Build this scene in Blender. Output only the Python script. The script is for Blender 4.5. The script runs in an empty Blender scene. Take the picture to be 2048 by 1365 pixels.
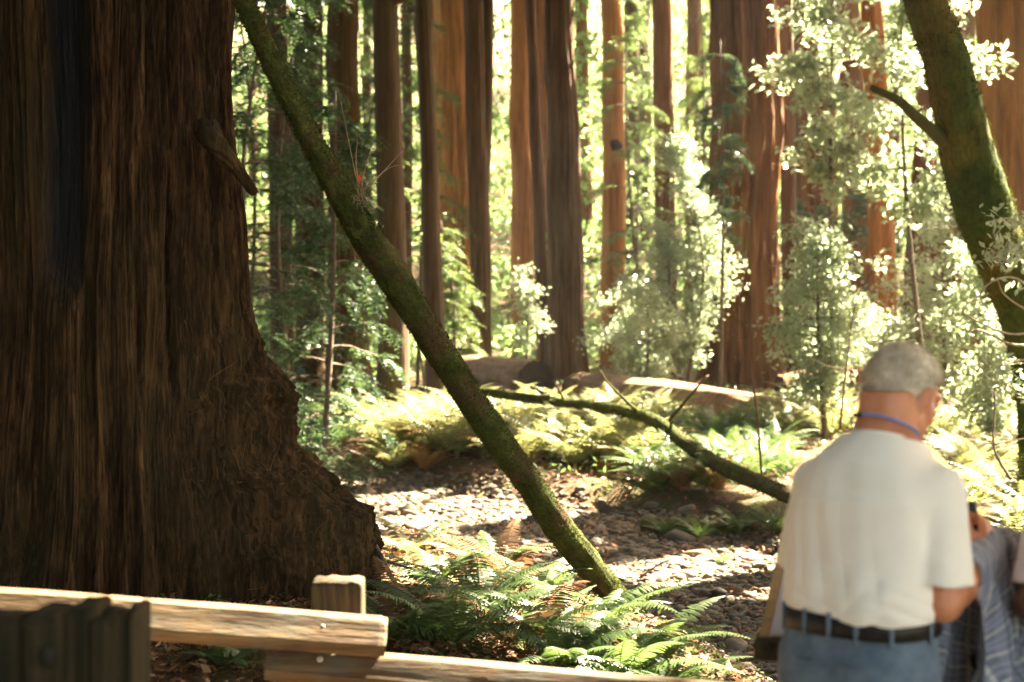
import bpy, math, random
import numpy as np
from mathutils import Vector, Matrix

R = math.radians
sc = bpy.context.scene
C = sc.collection

# ------------------------------------------------------------------ camera, world, sun, exposure
F = 2844.0                      # focal length in photo pixels (50 mm on 36 mm, 2048 px)
CAMZ = 1.7
cd = bpy.data.cameras.new('camera'); cam = bpy.data.objects.new('camera', cd); C.objects.link(cam)
cam.location = (0, 0, CAMZ); cam.rotation_euler = (R(90), 0, 0)
cd.lens = 50; cd.sensor_width = 36; cd.clip_end = 1000; cd.clip_start = 0.05
cd.dof.use_dof = True; cd.dof.focus_distance = 8.3; cd.dof.aperture_fstop = 2.2
sc.camera = cam

AZ, EL = R(50), R(46)           # azimuth from +Y towards +X, elevation
SUN = np.array([math.sin(AZ) * math.cos(EL), math.cos(AZ) * math.cos(EL), math.sin(EL)])
w = bpy.data.worlds.new('World'); sc.world = w; w.use_nodes = True
wn = w.node_tree; bg = wn.nodes['Background']
sky = wn.nodes.new('ShaderNodeTexSky'); sky.sky_type = 'NISHITA'; sky.sun_disc = False
sky.sun_elevation = EL; sky.sun_rotation = AZ; sky.air_density = 1.0; sky.dust_density = 3.0; sky.ozone_density = 0.8
wb = wn.nodes.new('ShaderNodeMix'); wb.data_type = 'RGBA'; wb.blend_type = 'MULTIPLY'; wb.inputs[0].default_value = 1
wb.inputs[7].default_value = (1.0, 0.83, 0.64, 1)      # the photograph's warm white balance
wn.links.new(sky.outputs[0], wb.inputs[6]); wn.links.new(wb.outputs[2], bg.inputs[0]); bg.inputs[1].default_value = 0.08
sd = bpy.data.lights.new('sun', 'SUN'); sd.energy = 5.0; sd.angle = R(0.5); sd.color = (1.0, 0.86, 0.62)
so = bpy.data.objects.new('sun', sd); C.objects.link(so)
so.rotation_euler = Vector(SUN).to_track_quat('Z', 'Y').to_euler(); so.location = (20, 20, 40)
sc.view_settings.view_transform = 'Standard'; sc.view_settings.look = 'None'
sc.view_settings.exposure = 4.65; sc.view_settings.gamma = 1
sc.render.engine = 'CYCLES'
cy = sc.cycles
cy.use_denoising = True
cy.max_bounces = 7; cy.diffuse_bounces = 4; cy.glossy_bounces = 2; cy.transmission_bounces = 4
cy.volume_bounces = 0; cy.transparent_max_bounces = 8
cy.sample_clamp_indirect = 8
cy.volume_step_rate = 4

# ------------------------------------------------------------------ numeric helpers
rng = np.random.default_rng(11)
def P(px, py, Y):
    return np.array([(px - 1024) / F * Y, Y, CAMZ - (py - 682) / F * Y])

def _h(ix, iy, iz, s):
    n = (ix.astype(np.int64) * 374761393 + iy.astype(np.int64) * 668265263 + iz.astype(np.int64) * 2147483647 + s * 974634777) & 0xffffffff
    n = ((n ^ (n >> 13)) * 1274126177) & 0xffffffff
    n = ((n ^ (n >> 16)) * 2246822519) & 0xffffffff
    return ((n ^ (n >> 15)) & 0xffffff) / 8388607.5 - 1.0
def vn(x, y, z, s=0):
    x, y, z = np.broadcast_arrays(np.asarray(x, float), np.asarray(y, float), np.asarray(z, float))
    ix, iy, iz = np.floor(x), np.floor(y), np.floor(z)
    fx, fy, fz = x - ix, y - iy, z - iz
    fx = fx * fx * (3 - 2 * fx); fy = fy * fy * (3 - 2 * fy); fz = fz * fz * (3 - 2 * fz)
    r = 0
    for a in (0, 1):
        for b in (0, 1):
            for c in (0, 1):
                r = r + _h(ix + a, iy + b, iz + c, s) * (fx if a else 1 - fx) * (fy if b else 1 - fy) * (fz if c else 1 - fz)
    return r
def fbm(x, y, z, o=4, s=0):
    r = 0; a = 1; t = 0
    for k in range(o):
        r = r + a * vn(x * 2 ** k, y * 2 ** k, z * 2 ** k, s + k * 7); t += a; a *= .5
    return r / t
def sstep(a, b, x):
    t = np.clip((x - a) / (b - a), 0, 1); return t * t * (3 - 2 * t)

# ------------------------------------------------------------------ object helpers
def mesh(name, V, Q=None, T=None, mat=None, smooth=False, uv=None):
    V = np.ascontiguousarray(V, dtype=np.float32).reshape(-1, 3)
    me = bpy.data.meshes.new(name)
    parts = []; sizes = []
    if Q is not None and len(Q): Q = np.asarray(Q, np.int32).reshape(-1, 4); parts.append(Q.ravel()); sizes.append(np.full(len(Q), 4, np.int32))
    if T is not None and len(T): T = np.asarray(T, np.int32).reshape(-1, 3); parts.append(T.ravel()); sizes.append(np.full(len(T), 3, np.int32))
    L = np.concatenate(parts); S = np.concatenate(sizes)
    st = np.concatenate([[0], np.cumsum(S)[:-1]]).astype(np.int32)
    me.vertices.add(len(V)); me.vertices.foreach_set('co', V.ravel())
    me.loops.add(len(L)); me.loops.foreach_set('vertex_index', L)
    me.polygons.add(len(S)); me.polygons.foreach_set('loop_start', st)
    if smooth: me.polygons.foreach_set('use_smooth', np.ones(len(S), bool))
    if uv is not None:
        ul = me.uv_layers.new(name='UVMap'); ul.data.foreach_set('uv', np.asarray(uv, np.float32)[L].ravel())
    me.update(calc_edges=True)
    if mat: me.materials.append(mat)
    return me
def tag(o, label=None, cat=None, group=None, kind=None):
    if label: o['label'] = label
    if cat: o['category'] = cat
    if group: o['group'] = group
    if kind: o['kind'] = kind
    return o
def thing(name, label, cat, loc=(0, 0, 0), group=None, rz=0):
    o = bpy.data.objects.new(name, None); C.objects.link(o); o.location = [float(v) for v in loc]; o.rotation_euler.z = rz
    o.empty_display_size = .2
    return tag(o, label, cat, group)
def part(name, parent, V, Q=None, T=None, mat=None, smooth=True, uv=None, local=False):
    V = np.asarray(V, float).reshape(-1, 3)
    if parent is not None and not local:
        p = parent; off = np.zeros(3)
        while p is not None: off += np.array(p.location); p = p.parent
        V = V - off
    o = bpy.data.objects.new(name, mesh(name, V, Q, T, mat, smooth, uv)); C.objects.link(o); o.parent = parent
    return o
def solo(name, V, Q=None, T=None, mat=None, smooth=True, label=None, cat=None, group=None, kind=None, uv=None):
    V = np.asarray(V, float).reshape(-1, 3)
    c = np.array([V[:, 0].mean(), V[:, 1].mean(), V[:, 2].min()]) if kind is None else np.zeros(3)
    o = bpy.data.objects.new(name, mesh(name, V - c, Q, T, mat, smooth, uv)); C.objects.link(o); o.location = c
    return tag(o, label, cat, group, kind)

class MB:
    def __init__(s): s.V = []; s.Q = []; s.T = []; s.n = 0
    def add(s, V, Q=None, T=None):
        V = np.asarray(V, float).reshape(-1, 3)
        if Q is not None and len(Q): s.Q.append(np.asarray(Q).reshape(-1, 4) + s.n)
        if T is not None and len(T): s.T.append(np.asarray(T).reshape(-1, 3) + s.n)
        s.V.append(V); s.n += len(V)
    def get(s):
        return (np.concatenate(s.V), np.concatenate(s.Q) if s.Q else None, np.concatenate(s.T) if s.T else None)
    def part(s, name, parent, mat, smooth=True, local=False):
        V, Q, T = s.get(); return part(name, parent, V, Q, T, mat, smooth, local=local)
    def solo(s, name, mat, smooth=True, **k):
        V, Q, T = s.get(); return solo(name, V, Q, T, mat, smooth, **k)
    def tube(s, pts, rad, n=6, cap=True):
        V, Q, T = tube(pts, rad, n, cap); s.add(V, Q, T)
    def box(s, c, h, M=None, bev=0.0):
        c = np.array(c, float); h = np.array(h, float)
        b = min(bev, h.min() * .9)
        vs = []
        for sx in (-1, 1):
            for sy in (-1, 1):
                for sz in (-1, 1):
                    sg = np.array([sx, sy, sz])
                    for ax in range(3):
                        v = sg * (h - b); v[ax] = sg[ax] * h[ax]; vs.append(v)
        vs = np.array(vs)
        def I(sx, sy, sz, ax): return (((sx > 0) * 2 + (sy > 0)) * 2 + (sz > 0)) * 3 + ax
        Q = []; T = []
        for ax in range(3):
            o1, o2 = (ax + 1) % 3, (ax + 2) % 3
            for sgn in (-1, 1):
                q = []
                for a, b2 in ((-1, -1), (1, -1), (1, 1), (-1, 1)):
                    k = [0, 0, 0]; k[ax] = sgn; k[o1] = a; k[o2] = b2; q.append(I(*k, ax))
                Q.append(q if sgn > 0 else q[::-1])
            for a in (-1, 1):
                for b2 in (-1, 1):
                    # edge running along ax, between faces o1 and o2
                    k1 = [0, 0, 0]; k1[ax] = -1; k1[o1] = a; k1[o2] = b2
                    k2 = list(k1); k2[ax] = 1
                    q = [I(*k1, o1), I(*k2, o1), I(*k2, o2), I(*k1, o2)]
                    Q.append(q if a * b2 < 0 else q[::-1])
        for sx in (-1, 1):
            for sy in (-1, 1):
                for sz in (-1, 1):
                    t = [I(sx, sy, sz, 0), I(sx, sy, sz, 1), I(sx, sy, sz, 2)]
                    T.append(t if sx * sy * sz > 0 else t[::-1])
        if M is not None: vs = vs @ np.array(M).T
        s.add(vs + c, Q, T)

def frames(pts):
    pts = np.asarray(pts, float)
    t = np.gradient(pts, axis=0); t /= np.linalg.norm(t, axis=1)[:, None] + 1e-9
    up = np.array([0, 0, 1.0]) if abs(t[0][2]) < .8 else np.array([0, 1.0, 0])
    n = np.cross(np.cross(t, up), t); n /= np.linalg.norm(n, axis=1)[:, None] + 1e-9
    return t, n, np.cross(t, n)
def tube(pts, rad, n=6, cap=True, rfun=None):
    pts = np.asarray(pts, float); m = len(pts); rad = np.broadcast_to(np.asarray(rad, float), (m,))
    t, a, b = frames(pts)
    th = np.arange(n) / n * 2 * math.pi
    rr = rad[:, None] * np.ones(n)
    if rfun is not None: rr = rr * rfun(np.arange(m)[:, None], th[None, :])
    V = pts[:, None, :] + rr[..., None] * (np.cos(th)[None, :, None] * a[:, None, :] + np.sin(th)[None, :, None] * b[:, None, :])
    V = V.reshape(-1, 3)
    i = np.arange(m - 1)[:, None] * n; j = np.arange(n)[None, :]; j2 = (j + 1) % n
    Q = np.stack([i + j, i + j2, i + n + j2, i + n + j], -1).reshape(-1, 4)[:, ::-1]
    T = None
    if cap:
        V = np.concatenate([V, pts[:1], pts[-1:]])
        jj = np.arange(n); k = (jj + 1) % n; e = (m - 1) * n
        T = np.concatenate([np.stack([jj, k, np.full(n, m * n)], 1), np.stack([e + k, e + jj, np.full(n, m * n + 1)], 1)])
    return V, Q, T
def spline(pts, m):
    pts = np.asarray(pts, float); k = len(pts)
    Pp = np.concatenate([[2 * pts[0] - pts[1]], pts, [2 * pts[-1] - pts[-2]]])
    u = np.linspace(0, k - 1, m); i = np.minimum(u.astype(int), k - 2); f = (u - i)[:, None]
    p0, p1, p2, p3 = Pp[i], Pp[i + 1], Pp[i + 2], Pp[i + 3]
    return .5 * (2 * p1 + (p2 - p0) * f + (2 * p0 - 5 * p1 + 4 * p2 - p3) * f ** 2 + (3 * p1 - p0 - 3 * p2 + p3) * f ** 3)
def gridq(nu, nv, wrap=False):
    i = np.arange(nu - 1)[:, None]; j = np.arange(nv if wrap else nv - 1)[None, :]; j2 = (j + 1) % nv
    return np.stack([i * nv + j, i * nv + j2, (i + 1) * nv + j2, (i + 1) * nv + j], -1).reshape(-1, 4)

# ------------------------------------------------------------------ materials
class NT:
    def __init__(s, name):
        s.m = bpy.data.materials.new(name); s.m.use_nodes = True; s.t = s.m.node_tree
        s.b = s.t.nodes['Principled BSDF']; s.out = s.t.nodes['Material Output']
        s.tc = s.t.nodes.new('ShaderNodeTexCoord')
    def n(s, ty, **k):
        o = s.t.nodes.new(ty)
        for a, v in k.items(): setattr(o, a, v)
        return o
    def l(s, a, b): s.t.links.new(a, b)
    def coord(s, scale=(1, 1, 1), src='Object', warp=0, wscale=2.0):
        mp = s.n('ShaderNodeMapping'); mp.inputs['Scale'].default_value = scale
        v = s.tc.outputs[src]
        if warp:
            nz = s.n('ShaderNodeTexNoise'); nz.inputs['Scale'].default_value = wscale; nz.inputs['Detail'].default_value = 2
            s.l(v, nz.inputs['Vector'])
            ma = s.n('ShaderNodeVectorMath', operation='MULTIPLY_ADD'); s.l(nz.outputs['Color'], ma.inputs[0])
            ma.inputs[1].default_value = (warp,) * 3; s.l(v, ma.inputs[2]); v = ma.outputs[0]
        s.l(v, mp.inputs['Vector']); return mp.outputs[0]
    def noise(s, vec, scale=5, detail=4, rough=.55):
        nz = s.n('ShaderNodeTexNoise'); s.l(vec, nz.inputs['Vector']); nz.inputs['Scale'].default_value = scale
        nz.inputs['Detail'].default_value = detail; nz.inputs['Roughness'].default_value = rough
        return nz.outputs['Fac']
    def ramp(s, fac, stops):
        r = s.n('ShaderNodeValToRGB'); s.l(fac, r.inputs[0]); e = r.color_ramp.elements
        while len(e) < len(stops): e.new(.5)
        for el, (p, c) in zip(e, stops):
            el.position = p; el.color = (c, c, c, 1) if not hasattr(c, '__len__') else (*c, 1)
        return r.outputs[0]
    def mix(s, fac, a, b, mode='MIX'):
        m = s.n('ShaderNodeMix', data_type='RGBA', blend_type=mode)
        for sock, v in ((m.inputs[0], fac), (m.inputs[6], a), (m.inputs[7], b)):
            if hasattr(v, 'is_linked'): s.l(v, sock)
            elif hasattr(v, '__len__'): sock.default_value = (*v, 1)
            else: sock.default_value = v
        return m.outputs[2]
    def math(s, op, a, b=0.0):
        m = s.n('ShaderNodeMath', operation=op)
        for sock, v in ((m.inputs[0], a), (m.inputs[1], b)):
            if hasattr(v, 'is_linked'): s.l(v, sock)
            else: sock.default_value = v
        return m.outputs[0]
    def bump(s, h, strength=.5, dist=.02):
        b = s.n('ShaderNodeBump'); s.l(h, b.inputs['Height']); b.inputs['Strength'].default_value = strength
        b.inputs['Distance'].default_value = dist; s.l(b.outputs[0], s.b.inputs['Normal']); return b
    def col(s, c):
        if hasattr(c, 'is_linked'): s.l(c, s.b.inputs['Base Color'])
        else: s.b.inputs['Base Color'].default_value = (*c, 1)
    def rough(s, v, spec=.3):
        s.b.inputs['Roughness'].default_value = v; s.b.inputs['Specular IOR Level'].default_value = spec

def m_bark(name, dark, mid, light, sc_=1.0, moss=None, moss_amt=.5, stretch=.07, bump=.6):
    t = NT(name)
    v = t.coord((9 * sc_, 9 * sc_, 9 * sc_ * stretch), warp=.12, wscale=1.5)
    n1 = t.noise(v, 1.0, 8, .65)
    n2 = t.noise(t.coord((26 * sc_, 26 * sc_, 2.0 * sc_), warp=.05, wscale=4), 1.0, 6, .6)
    n3 = t.noise(t.coord((1, 1, .35)), 1.3, 4, .5)
    c = t.ramp(n1, [(.3, dark), (.5, mid), (.72, light)])
    c = t.mix(t.ramp(n2, [(.3, .0), (.62, .55)]), c, tuple(x * .45 for x in mid), 'MIX')
    c = t.mix(t.ramp(n3, [(.35, 0.0), (.65, .55)]), c, tuple(np.array(light) * np.array([.75, .8, .8])))
    if moss:
        n4 = t.noise(t.coord((1, 1, .5), warp=.3), 2.2, 7, .65)
        c = t.mix(t.ramp(n4, [(.62 - .25 * moss_amt, 0.0), (.72, .75)]), c, moss)
    t.col(c); t.rough(.88, .2)
    h = t.math('ADD', n1, t.math('MULTIPLY', n2, .5)); t.bump(h, bump, .03)
    return t.m
def m_leaf(name, c1, c2, tr, rough=.5, amt=.4, nscale=3.0, spec=.4, dry=None, dryamt=.6):
    t = NT(name)
    n1 = t.noise(t.coord(), nscale, 3); n2 = t.noise(t.coord(), nscale * 9, 2)
    f = t.math('ADD', t.math('MULTIPLY', n1, .6), t.math('MULTIPLY', n2, .4))
    c = t.ramp(f, [(.38, c1), (.62, c2)])
    if dry: c = t.mix(t.ramp(t.noise(t.coord(), nscale * .7 + .3, 3), [(dryamt - .06, 0.0), (dryamt + .06, 1.0)]), c, dry)
    t.col(c); t.rough(rough, spec)
    tl = t.n('ShaderNodeBsdfTranslucent'); tc = t.mix(.5, c, tr); t.l(tc, tl.inputs[0])
    ms = t.n('ShaderNodeMixShader'); ms.inputs[0].default_value = amt
    t.l(t.b.outputs[0], ms.inputs[1]); t.l(tl.outputs[0], ms.inputs[2]); t.l(ms.outputs[0], t.out.inputs[0])
    return t.m
def m_plain(name, a, b, scale=(6, 6, 6), rough=.8, spec=.3, bump=.3, dist=.01, detail=5):
    t = NT(name); n1 = t.noise(t.coord(scale), 1.0, detail, .6)
    t.col(t.ramp(n1, [(.32, a), (.68, b)])); t.rough(rough, spec); t.bump(n1, bump, dist); return t.m

M = {}
M['bark_giant'] = m_bark('giant_bark', (.016, .009, .005), (.062, .034, .018), (.115, .064, .033), 1.3, (.05, .055, .022), .55)
M['bark_brown'] = m_bark('brown_bark', (.02, .011, .005), (.08, .043, .019), (.155, .085, .038), 1.0, (.09, .075, .04), .3)
M['bark_grey'] = m_bark('greyish_bark', (.03, .018, .01), (.085, .048, .026), (.14, .085, .046), 1.2, (.05, .055, .025), .4)
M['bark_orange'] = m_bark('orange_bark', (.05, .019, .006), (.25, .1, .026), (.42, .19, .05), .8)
M['bark_red'] = m_bark('red_bark', (.022, .01, .004), (.12, .05, .017), (.27, .125, .042), .9)
M['bark_mossy'] = m_bark('mossy_bark', (.03, .028, .012), (.05, .05, .015), (.16, .1, .03), 1.0, (.035, .05, .011), 1.2, .3)
M['moss'] = m_leaf('moss', (.02, .03, .006), (.06, .068, .014), (.08, .1, .015), .9, .25, 6, .1)
M['log'] = m_bark('log_wood', (.05, .028, .016), (.18, .105, .058), (.33, .21, .125), 1.0, (.1, .09, .04), .2, .25)
M['log_end'] = m_plain('log_end_wood', (.01, .007, .005), (.04, .025, .015), (5, 5, 5))
M['twig'] = m_plain('twig_bark', (.05, .035, .025), (.14, .1, .07), (20, 20, 20))
M['twig_pale'] = m_plain('pale_twig_bark', (.2, .14, .1), (.34, .24, .16), (20, 20, 20))
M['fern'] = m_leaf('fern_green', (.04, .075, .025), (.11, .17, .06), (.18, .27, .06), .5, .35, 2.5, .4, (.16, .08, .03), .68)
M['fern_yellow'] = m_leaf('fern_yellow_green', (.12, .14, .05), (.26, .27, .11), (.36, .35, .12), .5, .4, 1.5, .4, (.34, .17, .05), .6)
M['fern_rust'] = m_leaf('fern_rusty', (.2, .1, .03), (.34, .19, .06), (.4, .22, .06), .6, .35, 1.2, .3, (.12, .17, .04), .56)
M['fern_dead'] = m_leaf('fern_dead', (.09, .045, .022), (.2, .11, .05), (.2, .1, .04), .8, .25, 4, .2)
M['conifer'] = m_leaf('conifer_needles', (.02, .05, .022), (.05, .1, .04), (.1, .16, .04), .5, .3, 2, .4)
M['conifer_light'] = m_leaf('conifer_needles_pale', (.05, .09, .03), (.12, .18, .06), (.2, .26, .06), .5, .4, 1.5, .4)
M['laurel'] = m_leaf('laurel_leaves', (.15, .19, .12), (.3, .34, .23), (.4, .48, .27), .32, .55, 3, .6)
M['far'] = m_leaf('far_leaves', (.045, .08, .025), (.13, .19, .06), (.28, .42, .14), .5, .6, .5, .4)
M['canopy'] = m_leaf('canopy_leaves', (.02, .045, .015), (.04, .07, .02), (.08, .13, .03), .6, .2, 1, .3)

# ------------------------------------------------------------------ terrain
CL = np.array([(7., -2.), (4.7, 4.), (3.3, 9.), (2.0, 13.5), (.1, 17.), (-2.6, 21.5), (-6, 26), (-14, 34), (-30, 48)])
def creek(x, y):
    x = np.asarray(x, float); y = np.asarray(y, float)
    best = np.full(np.broadcast(x, y).shape, 1e9); sg = np.zeros_like(best)
    for a, b in zip(CL[:-1], CL[1:]):
        d = b - a; L = np.hypot(*d); t = np.clip(((x - a[0]) * d[0] + (y - a[1]) * d[1]) / L ** 2, 0, 1)
        ex = x - a[0] - t * d[0]; ey = y - a[1] - t * d[1]; ds = np.hypot(ex, ey)
        side = np.sign(ex * d[1] - ey * d[0]); m = ds < best
        sg = np.where(m, side, sg); best = np.where(m, ds, best)
    return best * sg      # positive: far (right) side
def gz(x, y):
    x = np.asarray(x, float); y = np.asarray(y, float)
    s = creek(x, y)
    hw = 2.05 - .6 * sstep(16, 24, y)
    farz = -.3 + .03 * np.maximum(y - 18, 0) + .012 * np.maximum(y - 45, 0)
    hill = np.maximum(y - 62, 0); farz = farz + .2 * hill ** 1.08 * (1 - np.exp(-hill / 15.))
    far_side = farz + .1 * fbm(x * .35, y * .35, 0, 3, 5)
    near = -.02 + .05 * fbm(x * .5, y * .5, 3, 3, 8) * sstep(5, 7, y) + .42 * np.exp(-((x + 2.5) ** 2 + (y - 8) ** 2) / (2 * 1.75 ** 2))
    near = near + (farz - near) * sstep(20, 34, y)
    side = np.where(s > 0, far_side, near)
    bank = sstep(hw - .55, hw + .9, np.abs(s) + .35 * vn(x * .8, y * .8, 1, 3))
    bed = -.66 + .03 * (y - 12) * (y > 12) * .25 + .05 * fbm(x * 1.3, y * 1.3, 0, 3, 2)
    z = bed + (side - bed) * bank
    return z + .012 * fbm(x * 5, y * 5, 0, 3, 4) * (y > 5.2)
def g1(x, y): return float(gz(np.array([x]), np.array([y]))[0])

def axis(segs):
    out = []
    for a, b, st in segs: out.append(np.arange(a, b, st))
    return np.unique(np.round(np.concatenate(out), 4))
gx = axis([(-160, -40, 6), (-40, -12, 1.5), (-12, -5, .3), (-5, 6, .07), (6, 14, .3), (14, 40, 1.5), (40, 161, 6)])
gy = axis([(-14, 4, .6), (4, 26, .08), (26, 50, .4), (50, 210, 3)])
GX, GY = np.meshgrid(gx, gy)
GZ = gz(GX.ravel(), GY.ravel())
t = NT('forest_floor')
n1 = t.noise(t.coord((1, 1, 1)), 1.2, 6); n2 = t.noise(t.coord(), 28, 5); n3 = t.noise(t.coord(), 9, 4)
c = t.ramp(n2, [(.3, (.02, .013, .008)), (.52, (.075, .042, .022)), (.72, (.16, .085, .04))])
c = t.mix(t.ramp(n1, [(.48, 0.0), (.62, .7)]), c, (.05, .07, .018))
c = t.mix(t.ramp(n3, [(.55, 0.0), (.7, .5)]), c, (.19, .13, .08))
t.col(c); t.rough(.95, .15); t.bump(n2, .8, .03); M['floor'] = t.m
solo('ground', np.stack([GX.ravel(), GY.ravel(), GZ], 1), gridq(len(gy), len(gx)), mat=M['floor'], kind='structure')
# the footpath the people stand on
t = NT('path_dirt'); n1 = t.noise(t.coord(), 40, 5); t.col(t.ramp(n1, [(.35, (.12, .09, .065)), (.65, (.25, .2, .15))])); t.rough(.95); t.bump(n1, .4, .01)
px_ = np.linspace(-12, 12, 60); py_ = np.linspace(-8, 4.55, 30); PX, PY = np.meshgrid(px_, py_)
solo('path', np.stack([PX.ravel(), PY.ravel(), np.maximum(gz(PX.ravel(), PY.ravel()), -.6) + .012], 1), gridq(30, 60), mat=t.m, kind='structure')

# ------------------------------------------------------------------ river stones (uncountable) and litter
def ico():
    import bmesh
    bm = bmesh.new(); bmesh.ops.create_icosphere(bm, subdivisions=2, radius=1)
    V = np.array([v.co[:] for v in bm.verts]); T = np.array([[v.index for v in f.verts] for f in bm.faces]); bm.free(); return V, T
IV, IT = ico()
def stones(n, xr, yr, size, seed, flat=.55, cond=None):
    r = np.random.default_rng(seed)
    X = r.uniform(*xr, n * 3); Y = r.uniform(*yr, n * 3)
    s = np.abs(creek(X, Y)); keep = (s < (2.05 - .6 * sstep(16, 24, Y)) * (.75 + .45 * r.random(n * 3)))
    # roughly only where the lens could see
    keep &= (X / Y > -.30) & (X / Y < .42)
    X, Y = X[keep][:n], Y[keep][:n]; n = len(X)
    sz = size * np.exp(r.normal(0, .42, n))
    st = []
    for k in range(8):
        d = 1 + .42 * fbm(IV[:, 0] * 1.2 + k * 9, IV[:, 1] * 1.2, IV[:, 2] * 1.2, 2, k)
        v = IV * d[:, None]; v = np.clip(v, -.75 + .1 * (k % 3), [.8, .85, .7]); st.append(v)
    st = np.array(st); kk = r.integers(0, 8, n)
    V = st[kk] * (sz[:, None] * np.stack([r.uniform(.8, 1.3, n), r.uniform(.7, 1.1, n), r.uniform(flat * .6, flat * 1.2, n)], 1))[:, None, :]
    a = r.uniform(0, 6.28, n); ti = r.normal(0, .25, n)
    V2 = V.copy(); V2[..., 0] = V[..., 0] * np.cos(ti)[:, None] + V[..., 2] * np.sin(ti)[:, None]; V2[..., 2] = -V[..., 0] * np.sin(ti)[:, None] + V[..., 2] * np.cos(ti)[:, None]
    V = V2.copy(); V[..., 0] = V2[..., 0] * np.cos(a)[:, None] - V2[..., 1] * np.sin(a)[:, None]; V[..., 1] = V2[..., 0] * np.sin(a)[:, None] + V2[..., 1] * np.cos(a)[:, None]
    V += np.stack([X, Y, gz(X, Y) + sz * flat * .35], 1)[:, None, :]
    T = (IT[None] + (np.arange(n) * len(IV))[:, None, None]).reshape(-1, 3)
    return V.reshape(-1, 3), T
t = NT('river_stone')
gi = t.n('ShaderNodeNewGeometry')
c = t.ramp(gi.outputs['Random Per Island'], [(0, (.06, .05, .038)), (.3, (.13, .105, .075)), (.6, (.095, .085, .07)), (.8, (.2, .165, .12)), (1, (.17, .1, .055))])
n1 = t.noise(t.coord(), 14, 6, .65); c = t.mix(t.ramp(n1, [(.4, 0.0), (.7, .5)]), c, (.07, .06, .045))
t.col(c); t.rough(.85, .25); t.bump(n1, .4, .01); M['stone'] = t.m
mb = MB()
V, T = stones(15000, (-1, 5), (7, 15), .027, 3); mb.add(V, T=T)
V, T = stones(3000, (-3, 5), (7, 19), .044, 4); mb.add(V, T=T)
V, T = stones(17000, (-7, 5.5), (14, 26), .038, 5); mb.add(V, T=T)
o = mb.solo('river_gravel', M['stone'], kind='stuff', label='grey and tan cobbles and gravel covering the dry creek bed', cat='gravel')

def leaves_flat(n, X, Y, size, seed, up=.01, jit=.5):
    r = np.random.default_rng(seed); a = r.uniform(0, 6.28, n); s = size * r.uniform(.5, 1.3, n)
    d = np.stack([np.cos(a), np.sin(a), r.normal(0, jit, n) * .6], 1); d2 = np.stack([-np.sin(a), np.cos(a), r.normal(0, jit, n)], 1)
    c = np.stack([X, Y, gz(X, Y) + up + np.abs(r.normal(0, .012, n))], 1)
    wv = r.uniform(.12, .5, n)[:, None]
    V = np.stack([c - d * s[:, None], c - d2 * s[:, None] * wv, c + d * s[:, None] + np.array([0, 0, .008]), c + d2 * s[:, None] * wv], 1).reshape(-1, 3)
    return V, np.arange(n * 4).reshape(-1, 4)
t = NT('dead_leaf'); gi = t.n('ShaderNodeNewGeometry')
t.col(t.ramp(gi.outputs['Random Per Island'], [(0, (.06, .03, .015)), (.35, (.17, .075, .03)), (.6, (.24, .095, .035)), (.8, (.26, .17, .09)), (1, (.4, .24, .12))])); t.rough(.8, .25); M['litter'] = t.m
mb = MB()
r = np.random.default_rng(5)
n = 24000; X = r.uniform(-4, 3, n); Y = r.uniform(5.1, 12, n); k = creek(X, Y) < -1.85; X, Y = X[k], Y[k]; V, Q = leaves_flat(len(X), X, Y, .028, 1); mb.add(V, Q)
n = 5000; X = r.uniform(-2.4, 2, n); Y = r.uniform(5.1, 8, n); V, Q = leaves_flat(n, X, Y, .028, 2, .02); mb.add(V, Q)
n = 4500; X = r.uniform(-1, 4, n); Y = r.uniform(9, 18, n); V, Q = leaves_flat(n, X, Y, .035, 3, .055); mb.add(V, Q)
n = 14000; X = r.uniform(-9, 12, n); Y = r.uniform(18, 42, n); V, Q = leaves_flat(n, X, Y, .07, 4, .02); mb.add(V, Q)
mb.solo('leaf_litter', M['litter'], smooth=False, kind='stuff', label='brown and orange dead leaves and needles scattered over the forest floor', cat='leaf litter')

# ------------------------------------------------------------------ giant redwood at the left
GC = np.array([-2.55, 8.3])
groot = thing('giant_redwood', 'huge dark fluted redwood trunk with a lumpy burl, filling the left side', 'tree', (GC[0], GC[1], g1(*GC) - .1))
th = np.unique(np.concatenate([np.linspace(-math.pi, .5, 1150), np.linspace(.5, math.pi, 160)]))[:-1]
zz = np.unique(np.concatenate([np.linspace(-.1, 4.3, 620), np.linspace(4.3, 30, 50)]))
TH, ZZ = np.meshgrid(th, zz)
pyz = np.array([-3000, 0, 230, 385, 430, 600, 690, 800, 900, 960, 1020, 1090, 1150, 1260])
edge = np.array([385, 430, 434, 456, 464, 476, 498, 540, 566, 636, 714, 748, 744, 700])
zs = CAMZ - (pyz - 682) / F * 8.3; rr = (edge - 1024) / F * 8.3 - GC[0]
Rr = np.interp(ZZ, zs[::-1], rr[::-1])
base = .93 + .34 * np.exp(-np.maximum(ZZ, 0) / .8) - .012 * np.maximum(ZZ - 4, 0)
aw = np.exp(-(np.minimum(np.abs(TH + .05), 9) / .62) ** 2)
Rg = base + (Rr - base) * aw
ct, st_ = np.cos(TH), np.sin(TH)
tw = TH + .05 * vn(TH * 2, ZZ * .5, 0, 9) + .03 * vn(TH * 6, ZZ * 1.1, 0, 19)
def ridge(a): return 1 - np.abs(a) * 2
fl = 1.45 * (.055 * vn(tw * 3.5, ZZ * .12, 0, 31) + .05 * ridge(vn(tw * 9, ZZ * .25, 2, 32)) + .028 * ridge(vn(tw * 24, ZZ * .5, 4, 33)) + .012 * ridge(vn(tw * 62, ZZ * 1.1, 6, 34)) + .006 * vn(tw * 150, ZZ * 3., 6, 35))
burl = aw * sstep(1.95, 1.35, ZZ)
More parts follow.
